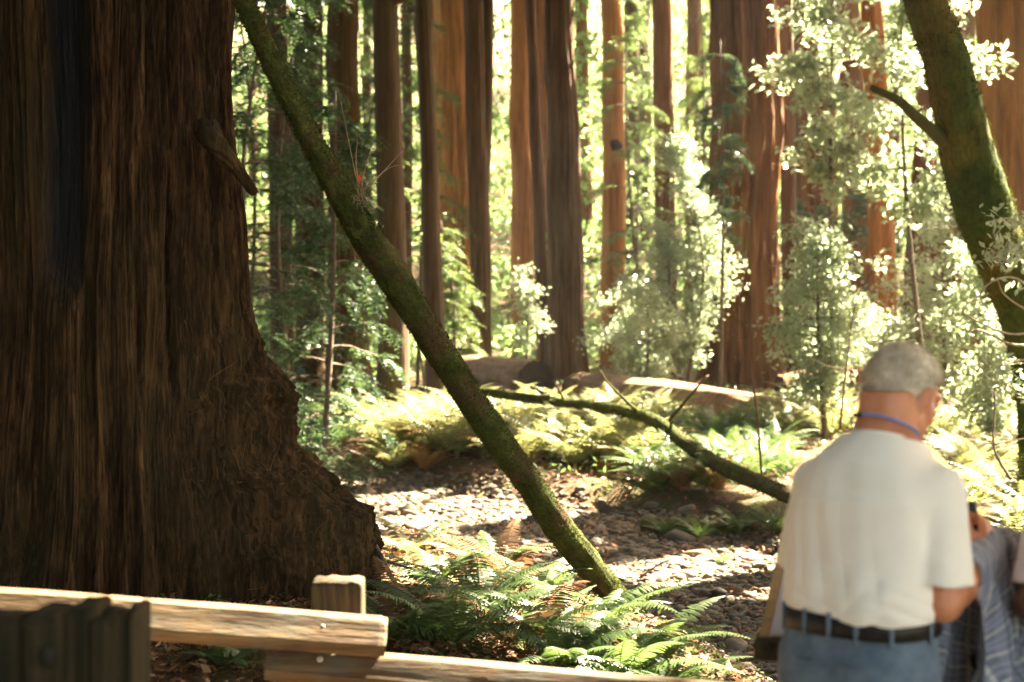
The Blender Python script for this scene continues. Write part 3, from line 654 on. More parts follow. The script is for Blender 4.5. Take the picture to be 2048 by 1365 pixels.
# the far hillside wood, one sunlit mass
r = np.random.default_rng(9); mb = MB()
n = 2600; X = r.uniform(-45, 60, n); Y = r.uniform(58, 150, n); zb = gz(X, Y); H = r.uniform(0, 1, n) ** .8 * 17; cc = np.stack([X, Y, zb + H], 1)
k_ = ~((np.abs((X / Y * F + 1024) - 990) < 34) & (cc[:, 2] > 5) & (r.random(n) < .8)); cc = cc[k_]; n = len(cc)
n3_ = 1500; X3 = r.uniform(-40, 50, n3_); Y3 = r.uniform(46, 125, n3_); cc = np.concatenate([cc, np.stack([X3, Y3, gz(X3, Y3) + r.uniform(.1, 1.2, n3_)], 1)]); n = len(cc)
m = 60; rad = r.uniform(.9, 2.3, n)
o = r.normal(0, 1, (n, m, 3)); o /= np.linalg.norm(o, axis=2)[..., None]; o *= r.random((n, m, 1)) ** .4 * rad[:, None, None]; o[..., 2] *= .6
V, Q = leafquads((cc[:, None] + o).reshape(-1, 3), r.normal(0, 1, (n * m, 3)), r.uniform(.25, .55, n * m), .1, r)
solo('far_wood_foliage', V, Q, mat=M['far'], smooth=False, kind='stuff', label='bright sunlit foliage of the far wood on the rising hillside', cat='foliage')

# ------------------------------------------------------------------ ferns
def frond(r, L, az, lean0, lean1, pairs=30, pl=.1, width=.011, org=(0, 0, 0), curl=0):
    m = 14; t_ = np.linspace(0, 1, m); el = lean0 + (lean1 - lean0) * t_ ** .9
    dirs = np.stack([np.cos(el) * np.cos(az + curl * t_), np.cos(el) * np.sin(az + curl * t_), np.sin(el)], 1)
    pts = np.array(org) + np.concatenate([[np.zeros(3)], np.cumsum(dirs[:-1] * L / (m - 1), 0)])
    V, Q, T = tube(pts, np.linspace(.0035, .0008, m) * (L / .8), 4, False)
    s = .12 + .87 * (np.arange(pairs) + .5) / pairs; i = s * (m - 1); i0 = np.minimum(i.astype(int), m - 2); f = (i - i0)[:, None]
    p = pts[i0] * (1 - f) + pts[i0 + 1] * f; d = dirs[i0]
    up = np.array([0, 0, 1.]); sdv = np.cross(d, up); bad = np.linalg.norm(sdv, axis=1) < .1; sdv[bad] = [1, 0, 0]
    side0 = np.array([-math.sin(az), math.cos(az), 0]); sdv = sdv / np.linalg.norm(sdv, axis=1)[:, None]
    nr = np.cross(sdv, d)
    prof = pl * np.clip(np.sin(np.clip((s - .06) / .94, 0, 1) ** .6 * math.pi) ** .7, .06, 1) * (1.1 - .45 * s)
    VV = [V]; QQ = [Q]; n0 = len(V)
    for sg in (-1, 1):
        dd = sg * sdv + d * .28 - nr * (.12 + .15 * r.random()) + r.normal(0, .07, (pairs, 3)); dd /= np.linalg.norm(dd, axis=1)[:, None]
        ln = (prof * r.uniform(.88, 1.08, pairs))[:, None]; al = d * width * (L / .8) ** .5
        mid = p + dd * ln * .3; m2 = p + dd * ln * .7 - np.array([0, 0, .06]) * ln
        tip = p + dd * ln - np.array([0, 0, .16]) * ln
        v = np.stack([p - al * .5, p + al * .5, mid + al, mid - al, m2 + al * .75, m2 - al * .75, tip + al * .12, tip - al * .12], 1).reshape(-1, 3)
        b = np.arange(pairs)[:, None] * 8 + n0
        q = np.concatenate([b + np.array([0, 1, 2, 3]), b + np.array([3, 2, 4, 5]), b + np.array([5, 4, 6, 7])]); VV.append(v); QQ.append(q); n0 += len(v)
    return np.concatenate(VV), np.concatenate(QQ)
def fern(label, loc, size, nf, mat, seed, group, az0=0, azr=6.28, up=1.15, single=False, pairs=30, dead=.0, cat='fern', name='fern'):
    r = np.random.default_rng(seed); fr = []
    for k in range(nf):
        az = az0 + azr * ((k + r.uniform(-.3, .3)) / nf) ; L = size * r.uniform(.7, 1.1)
        fr.append(frond(r, L, az, up * r.uniform(.75, 1.2), r.uniform(-.5, .15), pairs, .125 * L / .8 + .01, .009, curl=r.normal(0, .25)))
    if single:
        mb = MB()
        for V, Q in fr: mb.add(V, Q)
        V, Q, T = mb.get(); o = bpy.data.objects.new(name, mesh(name, V, Q, T, M[mat], False)); C.objects.link(o); o.location = loc
        return tag(o, label, cat, group)
    ro = thing(name, label, cat, loc, group)
    for k, (V, Q) in enumerate(fr):
        part('frond', ro, V, Q, mat=M['fern_dead'] if r.random() < dead else M[mat], smooth=False, local=True)
    return ro
FG = 'sword ferns growing behind the fence'
def Gp(px, py, Y0=None):   # where the line of sight meets the ground
    lo = 4.0
    for Y in np.arange(4.5, 60, .05):
        if CAMZ - (py - 682) / F * Y < g1((px - 1024) / F * Y, Y): return ((px - 1024) / F * Y, Y, g1((px - 1024) / F * Y, Y) - .01)
fg = [(800, 1290, .62, 11, 'fern', 'sword fern just right of the short fence post'), (905, 1300, .75, 13, 'fern', 'lush green sword fern above the gap between the rails'), (960, 1230, .72, 12, 'fern', 'sword fern left of the mossy log foot'),
      (1050, 1310, .8, 14, 'fern', 'arching sword fern in front centre with one long pale frond'), (1120, 1350, .6, 11, 'fern', 'low sword fern half hidden by the lower rail'), (1180, 1290, .7, 13, 'fern', 'sword fern right in front of the mossy log foot'),
      (1300, 1345, .62, 12, 'fern', 'bright sword fern right of the mossy log foot'), (1240, 1375, .62, 12, 'fern', 'sword fern behind the right part of the lower rail'), (1330, 1390, .5, 10, 'fern', 'small sword fern at the gravel edge'),
      (870, 1180, .65, 9, 'fern', 'sunlit thin sword fern below the burl'), (1000, 1160, .7, 10, 'fern', 'sword fern with brown fronds left of the mossy log'), (940, 1130, .6, 8, 'fern_yellow', 'yellowish thin fern at the edge of the creek'), (820, 1110, .55, 8, 'fern_yellow', 'wispy pale fern beside the burl'),
      (1085, 1200, .6, 9, 'fern', 'sword fern touching the left side of the mossy log')]
for k, (px, py, s, nf, mt, lab) in enumerate(fg):
    fern(lab, Gp(px, py), s, nf, mt, 200 + k, FG, dead=.16, pairs=32, up=1.05)
r = np.random.default_rng(4)
f = fern('dead upright brown fern fronds in front of the creek', Gp(1030, 1195), .62, 5, 'fern_dead', 240, FG, up=1.5, pairs=26)
fern('dry fern seedling poking over the top rail by the giant redwood', Gp(505, 1330), .7, 4, 'fern', 241, FG, az0=2.2, azr=1.6, up=1.0)
fern('small fern in the shade under the top rail', Gp(450, 1340), .3, 7, 'fern', 242, FG)
fern('small dark fern in the shade left of the post', Gp(590, 1360), .3, 7, 'fern', 243, FG)
# mid-ground ferns: a few kinds, copied
protos = {}
def fcopy(px, Y, kind, s, lab, grp, rz):
    if kind not in protos:
        protos[kind] = fern('x', (0, 0, 0), .95, 19, kind, 300 + len(protos), grp, single=True, pairs=20, up=1.32); o = protos[kind]
    else:
        o = protos[kind].copy(); C.objects.link(o)
    x = (px - 1024) / F * Y; o.location = (x, Y, g1(x, Y) - .02); o.scale = (s, s, s * (.9 + .2 * random.random())); o.rotation_euler.z = rz
    for kk in list(o.keys()):
        if kk in ('label', 'category', 'group'): del o[kk]
    tag(o, lab, 'fern', grp); return o
random.seed(3)
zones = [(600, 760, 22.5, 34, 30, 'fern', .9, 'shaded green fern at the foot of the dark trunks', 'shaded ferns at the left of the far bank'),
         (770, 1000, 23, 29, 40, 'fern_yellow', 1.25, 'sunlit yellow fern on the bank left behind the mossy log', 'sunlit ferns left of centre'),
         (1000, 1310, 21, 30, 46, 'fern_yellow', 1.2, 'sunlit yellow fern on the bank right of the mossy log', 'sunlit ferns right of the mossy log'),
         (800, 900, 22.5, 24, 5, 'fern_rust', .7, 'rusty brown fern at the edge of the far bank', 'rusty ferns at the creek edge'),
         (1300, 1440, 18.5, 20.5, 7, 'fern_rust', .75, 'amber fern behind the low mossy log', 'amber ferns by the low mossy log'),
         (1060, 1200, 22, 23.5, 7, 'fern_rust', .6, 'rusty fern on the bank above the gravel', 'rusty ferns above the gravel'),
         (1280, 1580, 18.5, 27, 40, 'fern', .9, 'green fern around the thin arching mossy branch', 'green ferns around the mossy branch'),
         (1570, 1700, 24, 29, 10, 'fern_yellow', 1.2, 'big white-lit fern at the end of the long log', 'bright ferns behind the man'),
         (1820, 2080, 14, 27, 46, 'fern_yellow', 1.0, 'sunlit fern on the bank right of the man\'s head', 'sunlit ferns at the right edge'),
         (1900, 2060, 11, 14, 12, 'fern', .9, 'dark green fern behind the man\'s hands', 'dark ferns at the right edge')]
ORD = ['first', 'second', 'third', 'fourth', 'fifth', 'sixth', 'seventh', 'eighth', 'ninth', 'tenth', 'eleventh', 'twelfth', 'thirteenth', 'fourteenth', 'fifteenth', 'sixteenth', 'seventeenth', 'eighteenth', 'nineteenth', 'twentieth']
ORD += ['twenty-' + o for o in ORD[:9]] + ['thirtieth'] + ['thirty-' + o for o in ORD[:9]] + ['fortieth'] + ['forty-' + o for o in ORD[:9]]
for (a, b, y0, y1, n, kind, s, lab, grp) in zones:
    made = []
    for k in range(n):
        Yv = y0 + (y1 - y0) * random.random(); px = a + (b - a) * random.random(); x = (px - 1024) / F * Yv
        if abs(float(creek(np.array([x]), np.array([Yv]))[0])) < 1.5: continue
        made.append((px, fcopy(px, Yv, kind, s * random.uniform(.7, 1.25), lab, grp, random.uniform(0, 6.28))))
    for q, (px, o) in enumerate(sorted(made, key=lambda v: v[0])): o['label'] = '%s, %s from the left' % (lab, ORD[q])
for (px, Yv, sc_, lab) in [(1330, 16.9, .45, 'small green fern at the left end of the low mossy log'), (1400, 16.8, .55, 'green fern drooping over the low mossy log'), (1480, 16.7, .6, 'green fern at the middle of the low mossy log'), (1550, 16.4, .6, 'green fern on the low mossy log beside the man'), (1440, 14.8, .3, 'tiny fern on the gravel below the low mossy log')]:
    fcopy(px, Yv, 'fern', sc_, lab, 'ferns by the low mossy log', px * .7)
# ground cover of little leaves near the ferns
r = np.random.default_rng(12); n = 5200; X = r.uniform(-2, 2.2, n); Y = r.uniform(5.6, 10.5, n); k = creek(X, Y) < -1.9; X, Y = X[k], Y[k]; n = len(X)
k = fbm(X * 1.5, Y * 1.5, 0, 2, 5) > -.05; X, Y = X[k], Y[k]; n = len(X)
c = np.stack([X, Y, gz(X, Y) + r.uniform(.01, .07, n)], 1); d = r.normal(0, 1, (n, 3)); d[:, 2] *= .3
V, Q = leafquads(c, d, r.uniform(.02, .045, n), .012, r); solo('ground_cover', V, Q, mat=M['fern'], smooth=False, kind='stuff', label='small green leaves of ground cover between the near ferns', cat='ground cover')
# low green growth on the far bank
n = 13000; X = r.uniform(-8, 14, n); Y = r.uniform(19, 40, n); k = (np.abs(creek(X, Y)) > 2.0) & (fbm(X * .7, Y * .7, 0, 3, 5) > -.15); X, Y = X[k], Y[k]; n = len(X)
c = np.stack([X, Y, gz(X, Y) + r.uniform(.0, .22, n)], 1); d = r.normal(0, 1, (n, 3)); d[:, 2] = np.abs(d[:, 2])
V, Q = leafquads(c, d, r.uniform(.06, .16, n), .02, r); solo('undergrowth', V, Q, mat=M['fern'], smooth=False, kind='stuff', label='low leafy undergrowth covering the far bank of the creek', cat='undergrowth')

# ------------------------------------------------------------------ logs and leaning trunks
def mossy_tufts(mb, pts, rad, n, r, size=.02, up=None):
    t_, a, b = frames(pts); i = r.integers(1, len(pts) - 1, n); th_ = r.uniform(0, 6.283, n)
    nr = np.cos(th_)[:, None] * a[i] + np.sin(th_)[:, None] * b[i]
    p = pts[i] + (pts[np.minimum(i + 1, len(pts) - 1)] - pts[i]) * r.random((n, 1)) + nr * (rad[i] * r.uniform(.95, 1.05, n))[:, None]
    d = nr + r.normal(0, .5, (n, 3)) + np.array([0, 0, .2]); d /= np.linalg.norm(d, axis=1)[:, None]
    sdv = np.cross(d, r.normal(0, 1, (n, 3))); sdv /= np.linalg.norm(sdv, axis=1)[:, None]
    L = size * r.uniform(.4, 1.3, n)[:, None]
    V = np.stack([p - sdv * L * .25, p + sdv * L * .25, p + d * L], 1).reshape(-1, 3); mb.add(V, T=np.arange(n * 3).reshape(-1, 3))
ml = thing('leaning_log', 'moss-covered slender log leaning diagonally from the giant redwood down to the ferns', 'log', P(1285, 1240, 9.0))
cl = [(440, -110, 7.5, 42), (487, 0, 7.55, 42), (552, 140, 7.65, 46), (612, 262, 7.75, 50), (672, 370, 7.85, 56), (712, 440, 7.9, 60), (752, 506, 7.95, 66), (812, 594, 8.05, 66), (872, 690, 8.15, 62), (932, 784, 8.3, 62), (1000, 885, 8.45, 60), (1062, 972, 8.6, 58), (1110, 1044, 8.7, 60), (1168, 1118, 8.8, 58), (1232, 1194, 8.9, 54), (1290, 1262, 9.0, 50)]
pts = spline([P(a, b, c) for a, b, c, d in cl], 300); rad = spline([[d / 2 / F * c * .9, 0, 0] for a, b, c, d in cl], 300)[:, 0]
def lf(i, a):
    return 1 + .22 * fbm(np.cos(a) * 1.5, np.sin(a) * 1.5, i * .05, 3, 3) + .1 * fbm(np.cos(a) * 5, np.sin(a) * 5, i * .2, 3, 6) + .35 * np.exp(-((i - 128) / 9.) ** 2) * np.exp(-((a - 1.2) / .9) ** 2) + .3 * np.exp(-((i - 240) / 4.) ** 2) * np.exp(-((a - 4.2) / .5) ** 2)
t = NT('log_moss_bark')
n1 = t.noise(t.coord(), 9, 7, .65); n2 = t.noise(t.coord(), 60, 4, .6); n3 = t.noise(t.coord(), 3.5, 5, .6)
c = t.ramp(n1, [(.32, (.02, .022, .007)), (.5, (.045, .055, .012)), (.68, (.09, .095, .025))]); c = t.mix(t.ramp(n3, [(.5, 0.0), (.6, .9)]), c, (.075, .042, .024))
c = t.mix(t.ramp(n2, [(.35, .6), (.6, 0.0)]), c, (.02, .022, .008)); t.col(c); t.rough(.95, .1); t.bump(n2, .9, .015); M['mossbark'] = t.m
V, Q, T = tube(pts, rad, 48, True, lf); part('trunk', ml, V, Q, T, M['mossbark'])
mb = MB(); mossy_tufts(mb, pts, rad * 1.03, 26000, np.random.default_rng(2), .014); mb.part('moss', ml, M['moss'], False)
mb = MB()
for tw in [[(722, 382, 7.8), (738, 370, 7.75), (765, 345, 7.72), (790, 318, 7.7), (808, 299, 7.68)], [(765, 345, 7.72), (785, 333, 7.7), (816, 328, 7.68)], [(724, 378, 7.8), (728, 345, 7.75), (745, 292, 7.7)], [(718, 375, 7.8), (712, 320, 7.72), (716, 275, 7.7)], [(716, 372, 7.8), (705, 320, 7.7), (676, 175, 7.6)], [(738, 370, 7.75), (752, 366, 7.7), (758, 364, 7.7)]]:
    p = spline([P(*q) for q in tw], 12); mb.tube(p, np.linspace(.0055 if len(tw) > 3 else .003, .0012, 12), 5)
mb.part('twig', ml, M['twig_pale'])
mb = MB(); r = np.random.default_rng(3)
for k in range(60):
    p = P(722 + r.normal(0, 7), 385 + r.normal(5, 16), 7.76); mb.tube([p, p + np.array([r.normal(0, .015), r.normal(0, .01), r.uniform(-.06, .01)])], [.0015, .0006], 3)
mb.part('root_hair', ml, M['twig_pale'])
c = P(718, 357, 7.74); V = np.array([c + [-.012, 0, 0], c + [0, .003, -.03], c + [.014, 0, -.002], c + [0, -.003, .022]]); t = NT('red_leaf'); t.col((.5, .07, .02)); t.rough(.5); part('leaf', ml, V, [[0, 1, 2, 3]], mat=t.m)

lt = thing('leaning_tree', 'thick dark mossy trunk leaning at the upper right with a short stub branch', 'tree', G(2075, 16.5))
cl = [(1700, -700, 16, 66), (1800, -250, 16, 74), (1850, 0, 16, 82), (1886, 100, 16, 88), (1912, 200, 16, 94), (1938, 320, 16.1, 106), (1968, 420, 16.2, 112), (1998, 500, 16.3, 104), (2032, 590, 16.4, 92), (2058, 680, 16.5, 86), (2076, 780, 16.5, 84), (2085, 900, 16.5, 90), (2090, 1010, 16.5, 104)]
pts = spline([P(a, b, c) for a, b, c, d in cl], 220); rad = spline([[d / 2 / F * c, 0, 0] for a, b, c, d in cl], 220)[:, 0]
V, Q, T = tube(pts, rad, 60, True, lambda i, a: 1 + .08 * fbm(np.cos(a) * 1.5, np.sin(a) * 1.5, i * .06, 3, 3) + .04 * fbm(np.cos(a) * 6, np.sin(a) * 6, i * .3, 3, 6))
t = NT('leaning_trunk_moss'); n1 = t.noise(t.coord(), 3, 6, .6); n2 = t.noise(t.coord((30, 30, 10)), 1, 5, .6); n3 = t.noise(t.coord((1, 1, .6)), 1.1, 4, .5)
c = t.ramp(n1, [(.35, (.03, .045, .01)), (.65, (.075, .1, .02))]); c = t.mix(t.ramp(n3, [(.54, 0.0), (.66, .7)]), c, (.16, .1, .022)); c = t.mix(t.ramp(n2, [(.35, .5), (.6, 0.0)]), c, (.02, .022, .008)); t.col(c); t.rough(.95, .1); t.bump(n2, .6, .02)
part('trunk', lt, V, Q, T, t.m)
mb = MB(); mossy_tufts(mb, pts, rad * 1.02, 14000, np.random.default_rng(2), .03); mb.part('moss', lt, M['moss'], False)
mb = MB(); mb.tube(spline([P(1895, 290, 16), P(1865, 262, 15.9), P(1830, 232, 15.7), P(1795, 200, 15.6), P(1742, 175, 15.5)], 24), np.linspace(.085, .035, 24), 14); mb.part('branch_stub', lt, M['bark_mossy'])

# long thin mossy branch arching to the ground
bpts = [(960, 782, 24), (1020, 792, 23.5), (1100, 802, 22.8), (1180, 812, 22), (1250, 822, 21.2), (1310, 842, 20.5), (1370, 885, 19.5), (1430, 925, 18.5), (1500, 958, 17.5), (1580, 992, 16.3), (1640, 1020, 15.6)]
pts = spline([P(*q) for q in bpts], 140); rad = np.interp(np.linspace(0, 1, 140), [0, .3, .6, 1], [7, 10, 15, 17]) / F * pts[:, 1]
mb = MB(); V, Q, T = tube(pts, rad, 20, True, lambda i, a: 1 + .15 * fbm(np.cos(a), np.sin(a), i * .12, 3, 3)); mb.add(V, Q, T)
mbr = thing('mossy_branch', 'long thin mossy fallen branch curving down toward the man', 'branch', P(1640, 1020, 15.6)); mb.part('limb', mbr, M['mossbark'])
mb = MB(); mossy_tufts(mb, pts, rad, 5000, np.random.default_rng(2), .03); mb.part('moss', mbr, M['moss'], False)
mb = MB()
for tw in [[(1290, 835, 20.8), (1250, 800, 20.9), (1215, 765, 21), (1200, 740, 21)], [(1130, 804, 22.5), (1115, 775, 22.5), (1105, 760, 22.5)], [(1330, 850, 20.3), (1390, 780, 20.2), (1412, 752, 20)]]:
    mb = MB(); mb.tube(spline([P(*q) for q in tw], 10), np.linspace(.03, .012, 10), 6); mb.part('side_branch', mbr, M['mossbark'])

def biglog(label, A, B, ra, rb, seed, mat='log', name='fallen_log', n=90, endmat='log_end'):
    A = np.array(A); B = np.array(B); pts = A + (B - A) * np.linspace(0, 1, n)[:, None]; pts[:, 2] += .05 * vn(np.linspace(0, 4, n), 0, seed, 3)
    rad = np.linspace(ra, rb, n); V, Q, T = tube(pts, rad, 64, True, lambda i, a: 1 + .07 * fbm(np.cos(a) * 2, np.sin(a) * 2, i * .06 + seed, 3, 3) + .05 * ridge(vn(np.cos(a) * 7, np.sin(a) * 7, i * .06, 8)))
    ro = thing(name, label, 'log', (A[0], A[1], A[2] - ra))
    part('trunk', ro, V, Q, mat=M[mat]); part('cut_end', ro, V, T=T, mat=M[endmat]); return ro
a = P(1072, 762, 34.5); biglog('thick fallen log whose dark sawn end faces the camera', a, a + np.array([-2.6, 4.5, .12]), .52, .45, 1)
biglog('long thick sunlit fallen log lying behind the ferns', P(1158, 788, 35), P(1590, 845, 27.5), .52, .46, 2)
a = P(1285, 1062, 17.2); b = P(1620, 1062, 16.6); biglog('low dark mossy log lying at the far edge of the gravel', a, b, .13, .11, 3, 'bark_mossy')
a = P(1200, 930, 21); b = P(1345, 955, 20.6); biglog('short brown rotten log among the ferns of the far bank', a, b, .17, .11, 4, 'bark_red')
a = P(1560, 770, 36); b = P(1740, 745, 37); biglog('reddish fallen log behind the white-lit ferns', a, b, .28, .2, 5, 'bark_red')
a = P(850, 790, 34); b = P(940, 770, 36); biglog('dim fallen log at the foot of the slim brown trunks', a, b, .2, .2, 6, 'bark_red')
for k, (c0, c1, rr_, lab) in enumerate([((1280, 1155, 13), (1350, 1115, 13.6), .012, 'thin dark stick on the gravel right of the mossy log'), ((1375, 785, 32), (1415, 752, 31), .05, 'broken reddish stick leaning on the long log'), ((760, 1165, 10), (870, 1145, 11), .01, 'dark stick lying below the burl'), ((1300, 1250, 11), (1345, 1232, 11.5), .01, 'short stick at the gravel edge')]):
    pts = spline([P(*c0), (P(*c0) + P(*c1)) / 2 + [0, 0, .02], P(*c1)], 10); V, Q, T = tube(pts, np.linspace(rr_, rr_ * .5, 10), 7); solo('stick', V, Q, T, M['twig'], label=lab, cat='stick')
c = np.array(Gp(1438, 1205)); V = IV * np.array([.09, .07, .075]) * (1 + .3 * vn(IV[:, 0] * 1.5, IV[:, 1] * 1.5, IV[:, 2] * 1.5, 9))[:, None] + c + [0, 0, .06]; solo('rock', V, T=IT, mat=M['log_end'], label='dark reddish rock alone on the gravel', cat='rock')
# thin saplings and bare twiggy shrubs
def sapling(label, px, Y, path, seed, rad=.02, nb=10, mat='twig', spread=.8, leaves=None):
    r = np.random.default_rng(seed); pts = spline([P(a, b, Y) for a, b in path], 30); pts[:, 1] += np.linspace(0, .3, 30)
    ro = thing('sapling', label, 'sapling', (pts[0][0], Y, pts[0][2])); mb = MB(); mb.tube(pts, np.linspace(rad, rad * .3, 30), 7); mb.part('stem', ro, M[mat])
    mb = MB(); tips = []
    for k in range(nb):
        i = r.integers(8, 29); p = pts[i]; a = r.uniform(0, 6.28); L = spread * r.uniform(.4, 1)
        q = spline([p, p + np.array([math.cos(a), math.sin(a) * .6, .2]) * L * .5, p + np.array([math.cos(a + .4), math.sin(a), r.uniform(-.3, .5)]) * L], 8); mb.tube(q, np.linspace(rad * .45, rad * .12, 8), 4); tips.append(q[3:]); mb.part('twig', ro, M[mat]); mb = MB()
    if leaves:
        tp = np.concatenate(tips); V, Q = tuft_leaves(tp, r.normal(0, 1, tp.shape), r, 5, .09, .02, .05); part('leaves', ro, V, Q, mat=M[leaves], smooth=False)
    return ro
sapling('thin dark bare sapling in front of the massive trunk', 1530, 18, [(1524, 960), (1515, 820), (1500, 700), (1508, 600), (1488, 500)], 1, .018, 5, 'bark_brown', .8)
sapling('thin dark stem at the left behind the mossy log', 850, 30, [(852, 800), (842, 720), (832, 650), (822, 560)], 2, .035, 5)
sapling('thin stem rising from the right-hand ferns', 2010, 15, [(2022, 960), (1995, 900), (2002, 820), (2010, 740)], 3, .018, 6)
sapling('thin sapling beside the man\'s neck', 1690, 20, [(1680, 860), (1690, 780), (1702, 700), (1722, 600), (1790, 480)], 4, .018, 4, 'bark_brown', .8)
# laurel boughs with curved pale twigs in front of the leaning trunk
lb = thing('laurel_bough', 'sparse laurel with curved bare twigs in front of the leaning trunk', 'tree', G(2080, 14.8))
mb = MB(); mb.tube(spline([np.array(G(2110, 14.8)), P(2115, 800, 14.8), P(2100, 600, 14.8), P(2090, 400, 14.7), P(2080, 330, 14.7)], 24), np.linspace(.05, .02, 24), 8); tips = []
r = np.random.default_rng(21)
for tw in [[(2100, 620), (2040, 560), (1990, 560), (1960, 590), (1975, 620)], [(2100, 660), (2020, 668), (1950, 640), (1925, 625)], [(2100, 680), (2030, 690), (1960, 660), (1930, 668)], [(2095, 560), (2020, 500), (1970, 520)], [(2090, 480), (2030, 440), (1985, 440)], [(2098, 600), (2060, 620), (2010, 590), (1995, 560)], [(2105, 740), (2050, 720), (1990, 735), (1965, 720)], [(2108, 760), (2060, 790), (2000, 765)], [(2085, 430), (2060, 470), (2020, 500), (2010, 530)]]:
    q = spline([P(a, b, 14.8 - .25 * i + r.normal(0, .05)) for i, (a, b) in enumerate(tw)], 16); mb.tube(q, np.linspace(.016, .005, 16), 5); tips.append(q[5:] if len(tw) < 5 else q[:5])
mb.part('branches', lb, M['twig_pale'])
tp = np.concatenate([tips[i] for i in (3, 4, 6, 7, 8, 0)]); V, Q = tuft_leaves(tp, r.normal(0, 1, tp.shape), r, 6, .11, .024, .07); part('leaves', lb, V, Q, mat=M['laurel'], smooth=False)

# ------------------------------------------------------------------ fence
t = NT('rail_wood')
v = t.coord((1.2, 26, 26), warp=.05, wscale=3); n1 = t.noise(v, 1.0, 8, .6); n2 = t.noise(t.coord(), 6, 6, .6); n3 = t.noise(t.coord((4, 90, 90)), 1, 4, .6)
c = t.ramp(n1, [(.3, (.022, .011, .005)), (.5, (.09, .052, .021)), (.7, (.16, .1, .044))]); c = t.mix(t.ramp(n2, [(.52, 0.0), (.66, .7)]), c, (.085, .075, .05)); c = t.mix(t.ramp(n3, [(.3, .4), (.5, 0.0)]), c, (.09, .05, .02))
t.col(c); t.rough(.75, .3); t.bump(t.math('ADD', n1, t.math('MULTIPLY', n3, .5)), .5, .012); M['rail'] = t.m
t = NT('old_post_wood'); v = t.coord((30, 30, 1.5), warp=.05); n1 = t.noise(v, 1.0, 8, .6); n2 = t.noise(t.coord(), 5, 6, .6)
c = t.ramp(n1, [(.3, (.014, .01, .006)), (.5, (.045, .032, .017)), (.72, (.1, .068, .034))]); c = t.mix(t.ramp(n2, [(.5, 0.0), (.68, .6)]), c, (.06, .065, .03)); t.col(c); t.rough(.85, .2); t.bump(n1, .6, .012); M['post'] = t.m
def rail(label, A, B, hh, seed, prof):
    A = np.array(A); B = np.array(B); n = 160; L = np.linalg.norm(B - A); pts = A + (B - A) * np.linspace(0, 1, n)[:, None]
    d = (B - A) / L; side = np.cross(d, [0, 0, 1]); side /= np.linalg.norm(side); upv = np.cross(side, d)
    pr = []
    for (a0, b0), (a1, b1) in zip(prof, prof[1:] + prof[:1]):
        for s in (0, .05, .18, .34, .5, .66, .82, .95): pr.append((a0 + (a1 - a0) * s, b0 + (b1 - b0) * s))
    pr = np.array(pr) * hh; m = len(pr); u = np.arange(n)[:, None] * L / n
    k = 1 + .06 * fbm(u * 2.5, pr[None, :, 0] * 30, pr[None, :, 1] * 30, 4, seed) + .045 * vn(u * 1.2, pr[None, :, 0] * 90, pr[None, :, 1] * 90, seed) + .02 * vn(u * 2.5, pr[None, :, 0] * 300, pr[None, :, 1] * 300, seed)
    endt = np.clip(np.minimum(np.arange(n), n - 1 - np.arange(n)) / 1.5, .93, 1)[:, None]
    V = pts[:, None] + (side[None, None] * (pr[None, :, 0] * k * endt)[..., None] + upv[None, None] * (pr[None, :, 1] * k * endt)[..., None])
    V[:, :, 2] += .008 * vn(u * 1.5, 0, seed, 3)
    V = np.concatenate([V.reshape(-1, 3), [A - d * .003], [B + d * .003]]); jj = np.arange(m); j2 = (jj + 1) % m; e = (n - 1) * m
    T = np.concatenate([np.stack([j2, jj, np.full(m, n * m)], 1), np.stack([e + jj, e + j2, np.full(m, n * m + 1)], 1)])
    ro = thing('fence_rail', label, 'fence rail', A, 'split wooden fence rails'); o = part('beam', ro, V, gridq(n, m, True), T, M['rail'], True); return ro
prof = [(-.4, 1.0), (.25, .86), (.98, -.3), (.6, -.95), (-.7, -.85), (-.9, .6)]
m_nail = m_plain('nail_metal', (.25, .22, .18), (.4, .36, .3), (40, 40, 40), .5)
def nail(parent, p, r_=.011):
    mb = MB(); p = np.array(p); mb.tube([p + [0, .004, 0], p + [0, -.006, .001], p + [0, -.009, .0015]], [r_, r_, r_ * .6], 14); mb.part('nail_head', parent, m_nail)
r1 = rail('top split rail running along the left, golden and leaf-dappled', P(-260, 1200, 4.72), P(772, 1276, 4.9), .068, 5, prof)
nail(r1, P(645, 1255, 4.849)); 
r2 = rail('lower split rail running out to the right from under the top rail', P(534, 1322, 4.93), P(1560, 1412, 4.98), .062, 9, prof)
nail(r2, P(640, 1318, 4.885))
